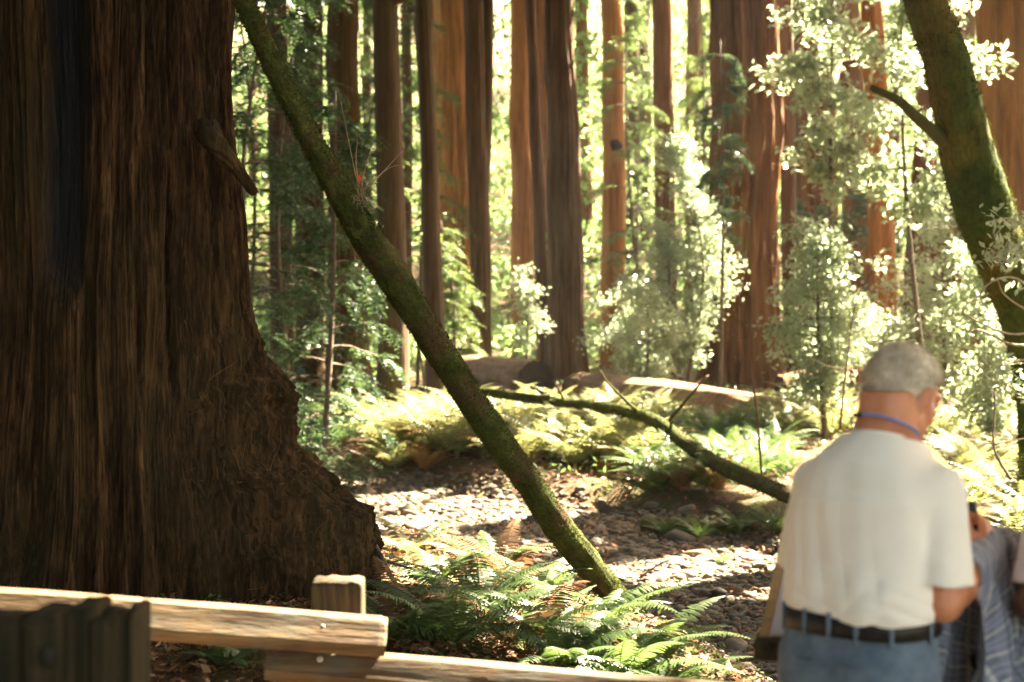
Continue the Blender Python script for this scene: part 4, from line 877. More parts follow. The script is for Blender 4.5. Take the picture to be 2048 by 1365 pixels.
def post(label, cx, cy, hw, hd, top, seed, knot=False):
    ro = thing('fence_post', label, 'fence post', (cx, cy, 0), 'square fence posts'); n = 60; z = np.linspace(-.1, top, n)
    base = []
    for (a0, b0), (a1, b1) in zip([(-1, -1), (1, -1), (1, 1), (-1, 1)], [(1, -1), (1, 1), (-1, 1), (-1, -1)]):
        for s in np.linspace(.03, .97, 14): base.append((a0 + (a1 - a0) * s, b0 + (b1 - b0) * s))
    base = np.array(base); m = len(base); kk = 1 + .05 * vn(base[None, :, 0] * 6, base[None, :, 1] * 6, z[:, None] * .8, seed) + .02 * vn(base[None, :, 0] * 20, base[None, :, 1] * 20, z[:, None] * 3, seed)
    X = cx + base[None, :, 0] * hw * kk; Y = cy + base[None, :, 1] * hd * kk; Z = np.repeat(z[:, None], m, 1)
    Z[-1] += .004 * vn(base[:, 0] * 3, base[:, 1] * 3, 0, seed) ; X[-1] = cx + (X[-1] - cx) * .97; Y[-1] = cy + (Y[-1] - cy) * .97
    V = np.stack([X, Y, Z], -1).reshape(-1, 3); V = np.concatenate([V, [[cx, cy, top + .004]]]); jj = np.arange(m); e = (n - 1) * m
    part('shaft', ro, V, gridq(n, m, True), np.stack([e + jj, e + (jj + 1) % m, np.full(m, n * m)], 1), M['post'], False); return ro
pc = P(678, 1158, 5.07); post('short square fence post behind the ends of both rails', pc[0], pc[1], .088, .075, pc[2], 3)
pc = P(95, 1232, 3.15)
fp = thing('fence_post', 'broad blurred dark old post at the bottom left corner with a knot hole', 'fence post', (pc[0], pc[1], 0), 'square fence posts')
mb = MB(); r = np.random.default_rng(6)
x0 = P(-60, 0, 3.15)[0]
for (a, b, ty, dy) in [(-70, 55, 1240, .0), (53, 138, 1228, -.012), (137, 190, 1216, .01), (188, 244, 1236, -.004), (242, 270, 1224, .015)]:
    A = P(a, ty, 3.15); B = P(b, ty, 3.15); nz_ = 40; z = np.linspace(-.05, A[2], nz_)
    cxm = (A[0] + B[0]) / 2; hw = (B[0] - A[0]) / 2; base = []
    for (a0, b0), (a1, b1) in zip([(-1, -1), (1, -1), (1, 1), (-1, 1)], [(1, -1), (1, 1), (-1, 1), (-1, -1)]):
        for s in np.linspace(.08, .92, 8): base.append((a0 + (a1 - a0) * s, b0 + (b1 - b0) * s))
    base = np.array(base); m = len(base)
    kk = 1 + .06 * vn(base[None, :, 0] * 3, base[None, :, 1] * 3 + a, z[:, None] * 2, 3)
    X = cxm + base[None, :, 0] * hw * kk; Yv = 3.2 + dy + base[None, :, 1] * .085 * kk; Z = np.repeat(z[:, None], m, 1); Z[-1] += .007 * vn(base[:, 0] * 2 + a, base[:, 1] * 2, 0, 3)
    V = np.concatenate([np.stack([X, Yv, Z], -1).reshape(-1, 3), [[cxm, 3.2 + dy, A[2] + .004]]]); jj = np.arange(m); e = (nz_ - 1) * m
    mb.add(V, gridq(nz_, m, True), np.stack([e + jj, e + (jj + 1) % m, np.full(m, nz_ * m)], 1))
M['dark_post'] = m_plain('dark_old_post', (.012, .011, .006), (.05, .036, .018), (30, 30, 2), .9, .1, .5)
mb.part('shaft', fp, M['dark_post'])
c = P(95, 1312, 3.09); mb = MB(); V = IV * np.array([.02, .014, .026]) + c; mb.add(V, T=IT); mb.part('knot_hole', fp, m_plain('knot_dark', (.008, .006, .004), (.02, .014, .01)))

# ------------------------------------------------------------------ wayside panel
ax = np.array([.957, -.29, 0]); ay = np.array([.29, .957, 0]); slope = R(19)
A0 = np.array([.705, 4.06, .84])
wp = thing('wayside_sign', 'low slanted wooden information sign with a pale panel in front of the man', 'sign', (A0[0] + ax[0] * .75, A0[1] + ax[1] * .75, 0))
uy = ay * math.cos(slope) + np.array([0, 0, 1]) * math.sin(slope); un = np.cross(ax, uy); Mx = np.stack([ax, uy, un], 1)
m_frame = m_plain('frame_wood', (.28, .19, .09), (.42, .3, .15), (3, 40, 40), .8, .2, .3)
t = NT('sign_face'); n1 = t.noise(t.coord(), 3.2, 3, .4); n2 = t.noise(t.coord(), 1.3, 2)
c = t.ramp(n1, [(.4, (.62, .6, .66)), (.6, (.72, .66, .68))]); c = t.mix(t.ramp(n2, [(.55, 0.0), (.6, .35)]), c, (.5, .56, .62)); t.col(c); t.rough(.25, .5); m_face = t.m
W_, D_ = 1.5, .6
def loc(u, v, w_): return A0 + ax * u + uy * v + un * w_
mb = MB(); mb.box(loc(W_ / 2, D_ / 2, .02), (W_ / 2 - .03, D_ / 2 - .012, .006), Mx, .002); mb.part('panel_face', wp, m_face, False)
for nm, c, h in [('frame_side', loc(.013, D_ / 2, 0), (.013, D_ / 2, .022)), ('frame_side', loc(W_ - .022, D_ / 2, 0), (.024, D_ / 2, .028)), ('frame_back', loc(W_ / 2, D_ + .018, .0), (W_ / 2, .02, .03)), ('frame_front', loc(W_ / 2, -.02, -.008), (W_ / 2 + .01, .022, .028)), ('backboard', loc(W_ / 2, D_ / 2, -.016), (W_ / 2 - .04, D_ / 2 - .02, .012))]:
    mb = MB(); mb.box(c, h, Mx, .004); mb.part(nm, wp, M['post'] if nm in ('frame_front', 'backboard') else m_frame, False)
for u in (.3, W_ - .3):
    c = loc(u, .3, -.03); mb = MB(); mb.box((c[0], c[1], (c[2] - .03) / 2 - .0), (.05, .05, (c[2]) / 2), np.stack([ax, ay, [0, 0, 1]], 1), .006); mb.part('leg', wp, M['post'], False)
# ------------------------------------------------------------------ haze
t = NT('haze_air'); t.t.nodes.remove(t.b); pv = t.n('ShaderNodeVolumePrincipled'); pv.inputs['Density'].default_value = .00013; pv.inputs['Color'].default_value = (.93, .95, .96, 1); pv.inputs['Anisotropy'].default_value = .3
t.l(pv.outputs[0], t.out.inputs['Volume'])
mb = MB(); mb.box((0, 100, 36), (175, 122, 45), None, .0); hz = mb.solo('haze', t.m, False, kind='stuff', label='thin pale forest haze in the air between the trunks', cat='haze')

# ------------------------------------------------------------------ people (signed-distance bodies turned into one skin each)
class Field:
    def __init__(s, lo, hi, h):
        s.lo = np.array(lo, float); s.h = h; s.n = np.ceil((np.array(hi) - s.lo) / h).astype(int) + 1; s.d = np.full(s.n, .3, np.float32)
    def sl(s, lo, hi):
        a = np.clip(((np.array(lo) - s.lo) / s.h).astype(int), 0, s.n - 1); b = np.clip(((np.array(hi) - s.lo) / s.h).astype(int) + 2, 1, s.n)
        sl = tuple(slice(x, y) for x, y in zip(a, b))
        g = np.meshgrid(*[s.lo[i] + np.arange(a[i], b[i]) * s.h for i in range(3)], indexing='ij')
        return sl, np.stack(g, -1)
    def put(s, f, lo, hi, k=.02, op='add', pad=.06):
        sl, p = s.sl(np.array(lo) - pad, np.array(hi) + pad)
        if p.size == 0: return
        v = f(p).astype(np.float32); d = s.d[sl]
        if op == 'add':
            if k: hh = np.clip(k - np.abs(d - v), 0, None) / k; s.d[sl] = np.minimum(d, v) - hh * hh * k * .25
            else: s.d[sl] = np.minimum(d, v)
        else:
            v = -v
            if k: hh = np.clip(k - np.abs(d - v), 0, None) / k; s.d[sl] = np.maximum(d, v) + hh * hh * k * .25
            else: s.d[sl] = np.maximum(d, v)
    def cap(s, a, b, ra, rb, k=.02, op='add'):
        a = np.array(a, float); b = np.array(b, float); m = max(ra, rb)
        def f(p):
            ab = b - a; t_ = np.clip(((p - a) @ ab) / (ab @ ab + 1e-12), 0, 1); return np.linalg.norm(p - a - t_[..., None] * ab, axis=-1) - (ra + (rb - ra) * t_)
        s.put(f, np.minimum(a, b) - m, np.maximum(a, b) + m, k, op)
    def ell(s, c, rr_, k=.02, op='add', Rm=None):
        c = np.array(c, float); rr_ = np.array(rr_, float)
        def f(p):
            q = p - c
            if Rm is not None: q = q @ Rm
            k0 = np.linalg.norm(q / rr_, axis=-1); k1 = np.linalg.norm(q / rr_ ** 2, axis=-1) + 1e-9
            return k0 * (k0 - 1) / k1
        m = rr_.max(); s.put(f, c - m, c + m, k, op)
    def surf(s, smooth=2):
        v = s.d; n = s.n; sg = v < 0
        c8 = [sg[i:n[0] - 1 + i, j:n[1] - 1 + j, k:n[2] - 1 + k] for i in (0, 1) for j in (0, 1) for k in (0, 1)]
        cnt = sum(c.astype(np.int8) for c in c8); act = (cnt > 0) & (cnt < 8)
        idx = -np.ones(act.shape, np.int64); I = np.argwhere(act); idx[act] = np.arange(len(I))
        acc = np.zeros((len(I), 3)); w_ = np.zeros(len(I))
        cr_ = [(0, 0, 0), (0, 0, 1), (0, 1, 0), (0, 1, 1), (1, 0, 0), (1, 0, 1), (1, 1, 0), (1, 1, 1)]
        for a in range(8):
            for ax_ in range(3):
                if cr_[a][ax_] == 0:
                    b = list(cr_[a]); b[ax_] = 1
                    va = v[I[:, 0] + cr_[a][0], I[:, 1] + cr_[a][1], I[:, 2] + cr_[a][2]]; vb = v[I[:, 0] + b[0], I[:, 1] + b[1], I[:, 2] + b[2]]
                    m = (va < 0) != (vb < 0); t_ = np.where(m, va / np.where(m, va - vb, 1), 0)
                    pt = np.tile(np.array(cr_[a], float), (len(I), 1)); pt[:, ax_] += t_
                    acc += pt * m[:, None]; w_ += m
        V = s.lo + (I + acc / w_[:, None]) * s.h
        Qs = []
        for ax_ in range(3):
            o1, o2 = (ax_ + 1) % 3, (ax_ + 2) % 3
            A = [slice(None)] * 3; B = [slice(None)] * 3; A[ax_] = slice(0, -1); B[ax_] = slice(1, None)
            ed = np.argwhere(sg[tuple(A)] != sg[tuple(B)])
            ok = (ed[:, o1] > 0) & (ed[:, o2] > 0) & (ed[:, o1] < n[o1] - 1) & (ed[:, o2] < n[o2] - 1); ed = ed[ok]
            fl_ = sg[tuple(ed.T)]
            q = []
            for d1, d2 in ((-1, -1), (0, -1), (0, 0), (-1, 0)):
                e = ed.copy(); e[:, o1] += d1; e[:, o2] += d2; q.append(idx[tuple(e.T)])
            q = np.stack(q, 1); q = np.where(fl_[:, None], q, q[:, ::-1]); Qs.append(q)
        Q = np.concatenate(Qs); Q = Q[(Q >= 0).all(1)]
        for _ in range(smooth):
            S = np.zeros_like(V); cN = np.zeros(len(V))
            for a, b in ((0, 1), (1, 2), (2, 3), (3, 0)):
                np.add.at(S, Q[:, a], V[Q[:, b]]); np.add.at(S, Q[:, b], V[Q[:, a]]); np.add.at(cN, Q[:, a], 1); np.add.at(cN, Q[:, b], 1)
            V = V * .5 + .5 * S / np.maximum(cN, 1)[:, None]
        return V, Q

def rotm(yaw, pitch, roll=0):   # columns: right, forward, up after rotation; yaw clockwise from above
    cy_, sy_ = math.cos(-yaw), math.sin(-yaw); cp, sp = math.cos(-pitch), math.sin(-pitch); cr2, sr2 = math.cos(roll), math.sin(roll)
    return np.array([[cy_, -sy_, 0], [sy_, cy_, 0], [0, 0, 1]]) @ np.array([[1, 0, 0], [0, cp, -sp], [0, sp, cp]]) @ np.array([[cr2, 0, sr2], [0, 1, 0], [-sr2, 0, cr2]])

# torso profile: z, half width, back, front, forward shift of the centre
PROF = np.array([(.70, .165, .10, .11, .0), (.80, .182, .135, .12, .0), (.90, .188, .14, .135, .0), (.98, .18, .125, .165, .005), (1.05, .183, .122, .19, .01), (1.13, .188, .122, .185, .02), (1.22, .19, .128, .16, .03), (1.29, .19, .138, .135, .05),
                 (1.34, .178, .138, .115, .07), (1.39, .15, .128, .095, .09), (1.43, .115, .1, .08, .11), (1.47, .075, .07, .065, .13)])
def torso_f(off=0., zlo=-9, zhi=9, wr=None, prof=PROF):
    def f(p):
        z = p[..., 2]; q = [np.interp(z, prof[:, 0], prof[:, i]) for i in range(1, 5)]
        y = p[..., 1] - q[3]; hd = np.where(y < 0, q[1], q[2]) + off; hw = q[0] + off; x = p[..., 0]
        k = (np.abs(x / hw) ** 2.4 + np.abs(y / hd) ** 2.4) ** (1 / 2.4)
        d = (k - 1) * np.minimum(hw, hd)
        if wr is not None: d = d + wr(p)
        return np.maximum(d, np.maximum(zlo - z, z - zhi))
    return f
HEADYAW = R(15); HEADPITCH = R(26)
def head_parts(Fd, c, Rm, s=1.0, hair=False):
    def W(*v): return c + Rm @ (np.array(v) * s)
    E = lambda cc, rr_, k=.02, op='add', R2=None: Fd.ell(W(*cc), np.array(rr_) * s, k, op, Rm if R2 is None else Rm @ R2)
    K = lambda a, b, ra, rb, k=.015, op='add': Fd.cap(W(*a), W(*b), ra * s, rb * s, k, op)
    if hair: return W, E, K
    E((0, -.012, .03), (.078, .1, .09)); E((0, .03, -.045), (.062, .068, .078), .03); E((0, .068, -.1), (.03, .024, .02), .03)
    for sx in (-1, 1):
        E((sx * .043, .05, -.03), (.028, .03, .03), .025)
        K((sx * .062, .0, -.07), (sx * .03, .062, -.1), .02, .018, .03)
        E((sx * .031, .088, .006), (.015, .01, .009), .008)
        R2 = rotm(R(-22) * sx * -1, R(10)); e0 = (sx * .087, -.004, -.01)
        E(e0, (.0095, .023, .036), .006, 'add', R2); E((sx * .1, .002, -.006), (.007, .012, .021), .006, 'sub', R2); E((sx * .081, .002, -.042), (.007, .01, .011), .008)
    K((-.045, .083, .028), (.045, .083, .028), .011, .011); K((0, .094, .015), (0, .118, -.025), .009, .014, .012); E((0, .11, -.03), (.019, .014, .011), .01)
    K((-.022, .094, -.055), (.022, .094, -.055), .008, .008, .008); K((-.019, .092, -.067), (.019, .092, -.067), .008, .008, .006)
    return W, E, K
def hand(Fd, wrist, dirn, palmn, thumbside, grip=.9, s=1.0):
    d = np.array(dirn, float); d /= np.linalg.norm(d); pn = np.array(palmn, float); pn -= d * (pn @ d); pn /= np.linalg.norm(pn); sdv = np.cross(d, pn); sdv *= np.sign(sdv @ np.array(thumbside, float)) or 1
    w0 = np.array(wrist, float)
    Fd.cap(w0 - d * .01, w0 + d * .03, .026, .028, .02)
    for k in range(4):
        o = (1.5 - k) * .0195; Fd.cap(w0 + sdv * o * .7 + d * .015, w0 + sdv * o + d * .085, .016, .0125, .012)
    for k, ln in enumerate((.072, .08, .075, .058)):
        o = (1.5 - k) * .0205; p = w0 + sdv * o + d * .088; dd = d.copy(); a = 0; segs = (.42, .32, .26)
        for j, sg in enumerate(segs):
            a += grip * (.55, .75, .5)[j]; dd = d * math.cos(a) + pn * math.sin(a); q = p + dd * ln * sg; Fd.cap(p, q, .0095 - .0008 * j, .0088 - .0009 * j, .004); p = q
    p = w0 + sdv * .026 + d * .025; q = p + (sdv * .75 + d * .5 + pn * .25) / 1 * .042; r2 = q + (d * .8 + sdv * .25 + pn * .25) * .036; r3 = r2 + (d * .95 + pn * .2) * .03
    Fd.cap(w0 + sdv * .012 + d * .02, q, .017, .0135, .014); Fd.cap(q, r2, .0125, .0105, .006); Fd.cap(r2, r3, .0105, .0085, .004)

def build_person(label, origin, yaw, lean=0., head_yaw=HEADYAW, head_pitch=HEADPITCH, joints=None, mats=None, hairlen=.012, s_h=5e-3, seed=0, camera_hold=True, untuck=False):
    Rz = rotm(yaw, 0); O = np.array(origin, float)
    def TW(V): return V @ Rz.T + O
    ro = thing('person', label, 'person', O, None)
    J = joints; hc = np.array(J['head']); HR = rotm(head_yaw, head_pitch)
    # --- body: skin, one continuous surface
    Fd = Field((-.36, -.26, -.01), (.36, .56, 1.78), s_h)
    Fd.put(torso_f(-.012), (-.22, -.2, .7), (.22, .25, 1.5), .0)
    Fd.cap((0, .1, 1.37), hc + HR @ np.array([0, -.03, -.03]), .076, .07, .04)
    head_parts(Fd, hc, HR)
    for sd2 in ('r', 'l'):
        sh, el, wr_ = [np.array(v, float) for v in J[sd2]]
        Fd.ell(sh, (.058, .06, .062), .04); Fd.cap(sh, el, .056, .05, .03); Fd.ell(el, (.05, .052, .05), .02)
        mid = el + (wr_ - el) * .3; Fd.cap(el, mid, .048, .048, .02); Fd.cap(mid, wr_, .048, .028, .02)
        hd = J['h' + sd2]; hand(Fd, wr_, *hd)
    for sx in (-1, 1):
        Fd.cap((sx * .095, 0, .88), (sx * .11, .01, .48), .085, .056, .04); Fd.cap((sx * .11, .01, .48), (sx * .12, -.03, .1), .055, .036, .02)
        Fd.ell((sx * .125, .04, .035), (.04, .12, .033), .03)
    V, Q = Fd.surf(2); part('body', ro, TW(V), Q, mat=mats['skin'])
    # --- hair
    Fd = Field(hc - .16, hc + .16, .0035)
    W, E, K = head_parts(Fd, hc, HR, hair=True)
    E((0, -.014, .036), (.0795 + hairlen, .1 + hairlen, .09 + hairlen), .0)
    E((0, -.045, -.025), (.066 + hairlen * .4, .055 + hairlen * .4, .065), .03); E((0, -.052, -.065), (.045, .03, .03), .02)
    def cutp(p):   # face side and nape line
        q = (p - hc) @ HR; line = np.where(q[..., 1] > .02, .035 + (q[..., 1] - .02) * .55, np.where(q[..., 1] > -.012, -.0 + 0 * q[..., 1], -.1 + .5 * np.abs(q[..., 0]) + .3 * np.clip(q[..., 1] + .06, 0, 1) + .004 * vn(q[..., 0] * 120, q[..., 1] * 120, 0, 3)))
        return (q[..., 2] - line)
    Fd.put(lambda p: cutp(p), hc - .16, hc + .16, .012, 'sub', 0) if False else None
    sl, p = Fd.sl(hc - .2, hc + .2); cut = -cutp(p); Fd.d[sl] = np.maximum(Fd.d[sl], cut.astype(np.float32))
    q = (p - hc); Fd.d[sl] += (.0085 * np.clip(1 - cutp(p) / .03, 0, 1) ** 1.5 + .0035 * fbm(q[..., 0] * 60, q[..., 1] * 60, q[..., 2] * 60, 3, 5) + .003 * fbm(q[..., 0] * 22, q[..., 1] * 22, q[..., 2] * 22, 2, 9)).astype(np.float32)
    for sx in (-1, 1): Fd.ell(hc + HR @ np.array([sx * .1, .002, -.018]), (.028, .028, .042), .006, 'sub', HR)
    V, Q = Fd.surf(1); hr = part('hair', ro, TW(V), Q, mat=mats['hair'])
    r = np.random.default_rng(seed); n = 9000; i = r.integers(0, len(V), n); p0 = V[i]; nr = p0 - (hc + HR @ np.array([0, -.01, .02])); nr /= np.linalg.norm(nr, axis=1)[:, None]
    d = nr * .7 + (HR @ np.array([0, -.35, -.45])) + r.normal(0, .35, (n, 3)); sdv = np.cross(d, nr + r.normal(0, .3, (n, 3))); sdv /= np.linalg.norm(sdv, axis=1)[:, None]; L = r.uniform(.006, .017, n)[:, None] * hairlen / .012
    Vh = np.stack([p0 - sdv * .0007, p0 + sdv * .0007, p0 + d * L], 1).reshape(-1, 3); part('strands', hr, TW(Vh), T=np.arange(n * 3).reshape(-1, 3), mat=mats['hair'], smooth=False)
    # --- shirt
    def folds(p):
        x, y, z = p[..., 0], p[..., 1], p[..., 2]
        a = vn(x * 9 + 1.5 * vn(z * 4, y * 3, 0, 4), y * 6, z * 2.2 + x * 3, 11); b = vn(x * 5 + z * 5, y * 5, z * 9 - x * 7, 12)
        c_ = vn(x * 20 + z * 6, y * 14, z * 5, 13)
        lowz = np.clip((1.3 - z) / .3, 0, 1); rs = np.clip((x + .02) / .2, 0, 1)
        wp_ = vn(x * 5, z * 5, y * 4, 3)
        diag = np.abs(np.sin(z * 34 - x * 30 + 3.2 * wp_)) ** .6 * np.clip(.5 + 1.2 * vn(x * 4, z * 3, y * 3, 21), 0, 1)
        vert = np.abs(np.sin(x * 44 + z * 6 + 2.2 * vn(x * 3, z * 2.5, y * 3, 5))) ** .7 * np.clip(.6 + vn(x * 5, z * 3, y * 3, 23), 0, 1)
        bun = np.abs(np.sin(z * 75 + 2.5 * vn(x * 9, z * 6, y * 9, 6) + x * 8)) ** .7 * np.clip((1.1 - z) / .09, 0, 1) * np.clip((z - .985) / .03, 0, 1)
        return .004 * a * (.4 + lowz) - .0045 * diag * lowz * (.25 + rs) - .0035 * vert * (.35 + .5 * lowz) * np.clip((z - 1.0) / .1, .1, 1) - .0018 * bun + .0012 * c_ + .003
    Fd = Field((-.36, -.24, .93), (.36, .34, 1.56), .005)
    zb = .93 if untuck else .995
    prof = PROF.copy(); bl = np.clip((1.16 - prof[:, 0]) / .12, 0, 1) * np.clip((prof[:, 0] - .93) / .05, 0, 1); prof[:, 2] += .014 * bl; prof[:, 1] += .010 * bl; prof[:, 3] += .012 * bl
    Fd.put(torso_f(.014, zb, 9, None, prof), (-.25, -.2, .95), (.25, .26, 1.5), 0)
    Fd.cap((0, .085, 1.35), (0, .125, 1.43), .12, .088, .05)
    for sd2 in ('r', 'l'):
        sh, el, wr_ = [np.array(v, float) for v in J[sd2]]; he = sh + (el - sh) * .86
        dv = (el - sh) / np.linalg.norm(el - sh); Fd.ell(sh, (.064, .072, .066), .06)
        def slv(p, sh=sh, he=he, dv=dv):
            q = p - sh; t_ = np.clip((q @ dv) / np.linalg.norm(he - sh), 0, 1.2); rad = .07 + .014 * t_ + .005 * vn(p[..., 2] * 22 + p[..., 1] * 9, p[..., 0] * 14, p[..., 1] * 14, 3)
            dd = np.linalg.norm(q - t_[..., None] * (he - sh), axis=-1) - rad
            d2 = np.maximum(dd, (p - he) @ dv); inn = dd + .0095; return np.where((p - he) @ dv > -.05, np.maximum(d2, -inn), d2)
        Fd.put(slv, np.minimum(sh, he) - .09, np.maximum(sh, he) + .09, .016)
    sl, p = Fd.sl((-1, -1, 0), (1, 1, 2)); Fd.d[sl] += (2.6 * folds(p)).astype(np.float32)
    # neck opening
    a_ = np.array([0, .12, 1.435]); n_ = np.array([0, .28, .96]); Fd.d[sl] = np.maximum(Fd.d[sl], np.where(np.hypot(p[..., 0], p[..., 1] - .12) < .14, ((p - a_) @ n_), -1).astype(np.float32) * .9)
    V, Q = Fd.surf(1); sh_o = part('shirt', ro, TW(V), Q, mat=mats['shirt'])
    al = np.linspace(0, 2 * math.pi, 70)[:-1]; e2 = np.array([0, .96, -.28]); cp_ = np.array([0, .124, 1.437]) + np.cos(al)[:, None] * np.array([.083, 0, 0]) + np.sin(al)[:, None] * e2 * .085; cp_ = np.concatenate([cp_, cp_[:1]])
    mb = MB(); mb.tube(cp_, .0075, 8, False); V, Q, T = mb.get(); part('collar', sh_o, TW(V), Q, T, mats['shirt'])
    # --- trousers, belt, loops
    Fd = Field((-.26, -.24, .02), (.26, .28, 1.03), .006)
    PR2 = PROF.copy(); Fd.put(torso_f(.008, .78, 1.0, None, PR2), (-.22, -.2, .76), (.22, .25, 1.02), 0)
    for sx in (-1, 1):
        Fd.cap((sx * .098, -.005, .86), (sx * .11, .01, .48), .105, .078, .05); Fd.cap((sx * .11, .01, .48), (sx * .12, -.02, .06), .077, .068, .03); Fd.ell((sx * .08, -.06, .84), (.095, .09, .1), .05)
    sl, p = Fd.sl((-1, -1, 0), (1, 1, 2)); Fd.d[sl] += (.006 * vn(p[..., 0] * 9, p[..., 1] * 9, p[..., 2] * 5, 5) + .004 * (np.abs(vn(p[..., 0] * 7 + p[..., 2] * 6, p[..., 1] * 6, p[..., 2] * 14, 6)) - .3)).astype(np.float32)
    V, Q = Fd.surf(2); tr_o = part('trousers', ro, TW(V), Q, mat=mats['trousers'])
    def ring(z0, z1, off, thk):
        n = 120; a = np.arange(n) / n * 2 * math.pi; out = []
        for (zz_, o_) in ((z0, off), (z0 + .001, off + thk), (z1 - .001, off + thk), (z1, off), (z0, off)):
            q = [np.interp(zz_, PROF[:, 0], PROF[:, i]) for i in range(1, 5)]
            ca, sa = np.cos(a), np.sin(a); hw = q[0] + o_; hd = np.where(sa < 0, q[1], q[2]) + o_
            k = (np.abs(ca / hw) ** 2.4 + np.abs(sa / hd) ** 2.4) ** (-1 / 2.4)
            out.append(np.stack([ca * k, sa * k + q[3], np.full(n, zz_)], 1))
        return np.array(out).reshape(-1, 3), gridq(5, n, True)[:, ::-1]
    if 'belt' in mats:
        V, Q = ring(.952, 1.004, .010, .010); be = part('belt', ro, TW(V), Q, mat=mats['belt'])
        V, Q = ring(.944, .9515, .0085, .004); part('waistband', tr_o, TW(V), Q, mat=mats['trousers'])
        for a_deg in (-150, -118, -90, -62, -35, 0, 40, 90, 140, 180):
            a = R(a_deg); q = [np.interp(.98, PROF[:, 0], PROF[:, i]) for i in range(1, 5)]; hw = q[0] + .0235; hd = (q[1] if a_deg < 0 else q[2]) + .0235
            k = (abs(math.cos(a) / hw) ** 2.4 + abs(math.sin(a) / hd) ** 2.4) ** (-1 / 2.4); c_ = np.array([math.cos(a) * k, math.sin(a) * k + q[3], .976])
            Mz = np.array([[-math.sin(a), math.cos(a), 0], [math.cos(a), math.sin(a), 0], [0, 0, 1]]).T
            mb = MB(); mb.box(c_, (.0065, .0035, .037), Mz, .0025); V, Q, T = mb.get(); part('belt_loop', tr_o, TW(V), Q, T, mats['trousers'])
        for sx in (1, -1):
            pl_ = spline([(sx * .045, -.152, .89), (sx * .085, -.148, .887), (sx * .13, -.125, .882)], 10); mb = MB(); mb.tube(pl_, .0035, 6); V, Q, T = mb.get(); part('pocket', tr_o, TW(V), Q, T, mats['pocket'])
    for sx in (-1, 1):
        mb = MB(); n = 24; u = np.linspace(-1, 1, n); pts = np.stack([np.full(n, sx * .125), .045 + u * .125, .045 + .02 * (u < -.1) + 0 * u], 1); mb.tube(pts, .052 * np.sqrt(np.clip(1 - (u * .985) ** 4, .01, 1)), 16)
        V, Q, T = mb.get(); V[:, 2] = np.maximum(V[:, 2], .004); part('shoe', ro, TW(V), Q, T, mats['shoe'])
    return ro, TW, Rz, HR, hc

def m_skin(name, a, b):
    t = NT(name); n1 = t.noise(t.coord(), 14, 4); t.col(t.ramp(n1, [(.35, a), (.65, b)])); t.rough(.5, .4); t.b.inputs['Subsurface Weight'].default_value = .12; t.b.inputs['Subsurface Radius'].default_value = (.02, .008, .004); t.b.inputs['Subsurface Scale'].default_value = .5; return t.m
t = NT('hair_grey'); n1 = t.noise(t.coord((1, 1, 1)), 24, 5); n2 = t.noise(t.coord(), 160, 3)
c = t.ramp(n1, [(.35, (.46, .38, .27)), (.65, (.8, .69, .52))]); c = t.mix(t.ramp(n2, [(.4, .5), (.6, 0.0)]), c, (.28, .21, .14)); t.col(c); t.rough(.6, .3); m_hair = t.m
def m_cloth(name, a, b, sc2=8, bump=.15, weave=900):
    t = NT(name); n1 = t.noise(t.coord(), sc2, 5); t.col(t.ramp(n1, [(.35, a), (.65, b)])); t.rough(.9, .15); t.b.inputs['Sheen Weight'].default_value = .15; t.bump(t.noise(t.coord(), weave, 2), bump, .001); return t.m
mats = dict(skin=m_skin('tanned_skin', (.46, .17, .075), (.58, .24, .12)), hair=m_hair, shirt=m_cloth('cream_cotton', (.86, .77, .64), (.9, .82, .7), 3), trousers=m_cloth('grey_blue_denim', (.085, .115, .15), (.15, .19, .23), 14, .4, 500),
            belt=m_plain('belt_leather', (.012, .009, .007), (.03, .022, .016), (30, 30, 30), .5), pocket=m_cloth('pocket_thread', (.05, .07, .09), (.07, .09, .12)), shoe=m_plain('shoe_leather', (.03, .02, .015), (.08, .05, .03), (20, 20, 20), .6))
J = dict(head=(.0, .225, 1.555), r=((.18, .09, 1.31), (.205, .05, 1.045), (.2, .31, 1.12)), l=((-.18, .09, 1.31), (-.22, .1, 1.05), (-.08, .34, 1.1)),
         hr=((-.2, .5, .85), (-.9, .25, .1), (-.3, -1, .2)), hl=((.6, .75, .25), (.4, .2, .1), (0, 0, 1)))
YAW = R(45)
man, TW, Rz, HR, hc = build_person('grey-haired man in a cream t-shirt seen from behind, holding a black phone', (.902, 3.70, 0), YAW, joints=J, mats=mats)
man['category'] = 'person'
# lanyard round the neck
a = np.linspace(0, 2 * math.pi, 60); ctr = np.array([0, .13, 1.462])
pts = np.stack([.088 * np.cos(a), ctr[1] + .088 * np.sin(a) * 1.0, ctr[2] - .075 * np.clip(np.sin(a), -1, 1) * .55 + .004], 1)
mb = MB(); mb.tube(pts, .0042, 6, False); V, Q, T = mb.get(); V = ctr + (V - ctr) * [1, 1, 1]
ly = thing('lanyard', 'thin blue cord around the grey-haired man\'s neck', 'lanyard', TW(ctr[None])[0]); part('cord', ly, TW(V), Q, T, m_cloth('blue_cord', (.13, .17, .42), (.2, .24, .5), 30))
mb = MB(); mb.box((-.03, ctr[1] - .086, ctr[2] + .042), (.013, .006, .006), None, .002); V, Q, T = mb.get(); part('clasp', ly, TW(V), Q, T, mats['belt'])
